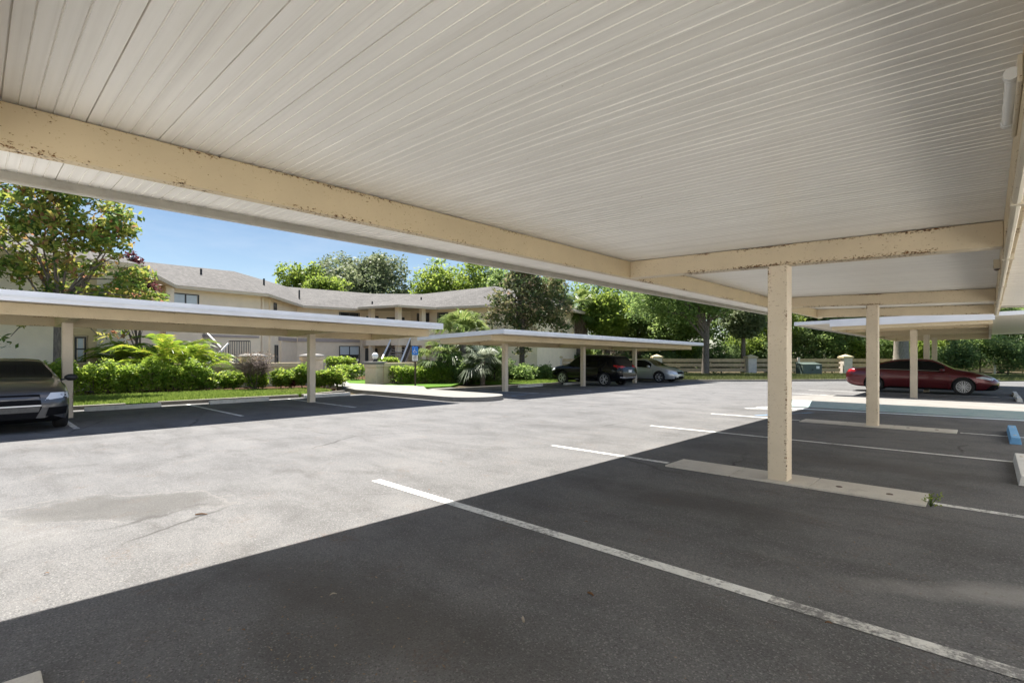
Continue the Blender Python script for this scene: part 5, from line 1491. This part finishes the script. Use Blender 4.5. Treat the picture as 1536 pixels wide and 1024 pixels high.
# leaf crumbs and grit blown over the shaded bays
rng = np.random.default_rng(77); cc = []
for _ in range(70):
    cx, cy = -3.6 + 4.4 * rng.random(), .2 + 9 * rng.random() ** 1.4
    if rng.random() < .35: cx, cy = -2.9 + 1.2 * rng.random(), .35 + .9 * rng.random()
    m = int(4 + 16 * rng.random()); q = rng.normal(size=(m, 2)) * (.1 + .3 * rng.random()); cc.append(np.stack([cx + q[:, 0], cy + q[:, 1]], 1))
Q = np.concatenate(cc); P = np.stack([Q[:, 0], Q[:, 1], -TILT * (-SA * Q[:, 0] + CA * Q[:, 1]) + .006], 1)
V, F = leaf_quads(P, .013, rng, 3.0, .5, .6)
tag(mesh_np('leaf_crumbs', V, F, M['leaf_dead'], None, rng.random(len(P))), 'scattered crumbs of dry leaves and grit on the shaded asphalt', 'leaf litter', None, 'stuff')

# fallen leaves and twigs on the asphalt
def litter(x, y, s, rz, mat, label, stick=False):
    b = MB(); s *= .6
    if stick: b.tube([(-s / 2, 0, .008), (0, s * .06, .012), (s / 2, 0, .008)], [.006, .008, .004], 5)
    else:
        vs = []; nn = 5
        for i in range(nn + 1):
            t = i / nn; w = s * .26 * math.sin(PI * min(1, t * 1.02 + .02)) ** .7; zc_ = .006 + s * .14 * math.sin(PI * t)
            vs += [(s * (t - .5), -w, zc_ + s * .12), (s * (t - .5), 0, zc_), (s * (t - .5), w, zc_ + s * .1)]
        b.add(vs, [f for i in range(nn) for f in ((3 * i, 3 * i + 1, 3 * i + 4, 3 * i + 3), (3 * i + 1, 3 * i + 2, 3 * i + 5, 3 * i + 4))])
    o = b.build('twig' if stick else 'dry_leaf', M[mat]); o.location = (x, y, g(x, y)); o.rotation_euler = (0, 0, rz)
    return tag(o, label, 'twig' if stick else 'leaf', None if stick else 'fallen leaves on the asphalt')
def gp(px, py):
    d = 760 * 1.43 / (py - 538); return at(px, d)
M['dry'] = paint('dry_leaf', (.17, .085, .035), .8, .3, 30); M['dry_pale'] = paint('pale_dry_leaf', (.36, .31, .24), .8, .25, 30)
litter(*gp(500, 893), .07, 1.2, 'dry_pale', 'pale curled leaf on the shaded asphalt left of the white line')
litter(*gp(879, 783), .05, .3, 'dry', 'brown leaf on the shaded asphalt above the white line')
litter(*gp(662, 693), .07, 2.0, 'dry', 'brown leaf on the sunlit asphalt beyond the end of the white line')
litter(*gp(644, 735), .05, 2.0, 'dry', 'brown leaf on the sunlit asphalt near the end of the white line')
litter(*gp(70, 861), .05, 1.0, 'dry', 'dark leaf on the sunlit asphalt at the left edge')
litter(*gp(886, 892), .08, -.2, 'dry', 'tan twig lying below the white line', True)
litter(*gp(785, 930), .09, 2.4, 'dry_pale', 'bent pale twig on the shaded asphalt near the bottom', True)
litter(*gp(302, 772), .17, .9, 'dry', 'dark stick beside the oil stain', True)
litter(*gp(1243, 936), .06, .4, 'dry', 'brown leaf lying on the worn part of the white line')
litter(*gp(365, 946), .04, .4, 'dry', 'small brown leaf at the edge of the leaf grit')

# ======================================================= LIGHT AND CAMERA
to_sun = Vector((-.52, .16, 1.0)).normalized()
elev = math.asin(to_sun.z); azm = math.atan2(to_sun.x, to_sun.y)
w = bpy.data.worlds.new('World'); scene.world = w; w.use_nodes = True
nt = w.node_tree; nt.nodes.clear()
sky = nt.nodes.new('ShaderNodeTexSky'); sky.sky_type = 'NISHITA'; sky.sun_disc = False
sky.sun_elevation = elev; sky.sun_rotation = -azm; sky.air_density = 1.0; sky.dust_density = .6; sky.ozone_density = 1.5
bg = nt.nodes.new('ShaderNodeBackground'); bg.inputs[1].default_value = .052
wo = nt.nodes.new('ShaderNodeOutputWorld')
tc = nt.nodes.new('ShaderNodeTexCoord'); mp = nt.nodes.new('ShaderNodeMapping'); mp.inputs['Scale'].default_value = (2.2, 2.2, 9)
nz = nt.nodes.new('ShaderNodeTexNoise'); nz.inputs['Scale'].default_value = 1.6; nz.inputs['Detail'].default_value = 7; nz.inputs['Roughness'].default_value = .6
cr = nt.nodes.new('ShaderNodeValToRGB'); cr.color_ramp.elements[0].position = .5; cr.color_ramp.elements[0].color = (0, 0, 0, 1); cr.color_ramp.elements[1].position = .78; cr.color_ramp.elements[1].color = (.22, .22, .22, 1)
mx = nt.nodes.new('ShaderNodeMix'); mx.data_type = 'RGBA'; mx.inputs[7].default_value = (6.2, 6.6, 7.2, 1)
nt.links.new(tc.outputs['Generated'], mp.inputs[0]); nt.links.new(mp.outputs[0], nz.inputs['Vector']); nt.links.new(nz.outputs['Fac'], cr.inputs[0])
nt.links.new(cr.outputs[0], mx.inputs[0]); nt.links.new(sky.outputs[0], mx.inputs[6]); nt.links.new(mx.outputs[2], bg.inputs[0]); nt.links.new(bg.outputs[0], wo.inputs[0])
sun = bpy.data.lights.new('sun', 'SUN'); sun.energy = 4.6; sun.angle = math.radians(.53); sun.color = (1, .955, .88)
so = bpy.data.objects.new('sun', sun); COL.objects.link(so); so.location = (-20, 10, 40)
so.rotation_euler = (-to_sun).to_track_quat('-Z', 'Y').to_euler()

cam = bpy.data.cameras.new('camera'); cam.sensor_width = 36; cam.lens = 760 / 1536 * 36
cam.shift_y = 18 / 1536; cam.clip_start = .05; cam.clip_end = 1500
co = bpy.data.objects.new('camera', cam); COL.objects.link(co)
co.location = (0, 0, 1.43); co.rotation_euler = (PI / 2, 0, AZ)
scene.camera = co
scene.view_settings.view_transform = 'Standard'; scene.view_settings.look = 'None'
scene.view_settings.exposure = 1.66; scene.view_settings.gamma = 1.0; scene.view_settings.use_curve_mapping = False
scene.render.engine = 'CYCLES'
scene.cycles.max_bounces = 14; scene.cycles.diffuse_bounces = 8; scene.cycles.glossy_bounces = 6; scene.cycles.transmission_bounces = 6
scene.cycles.sample_clamp_indirect = 6
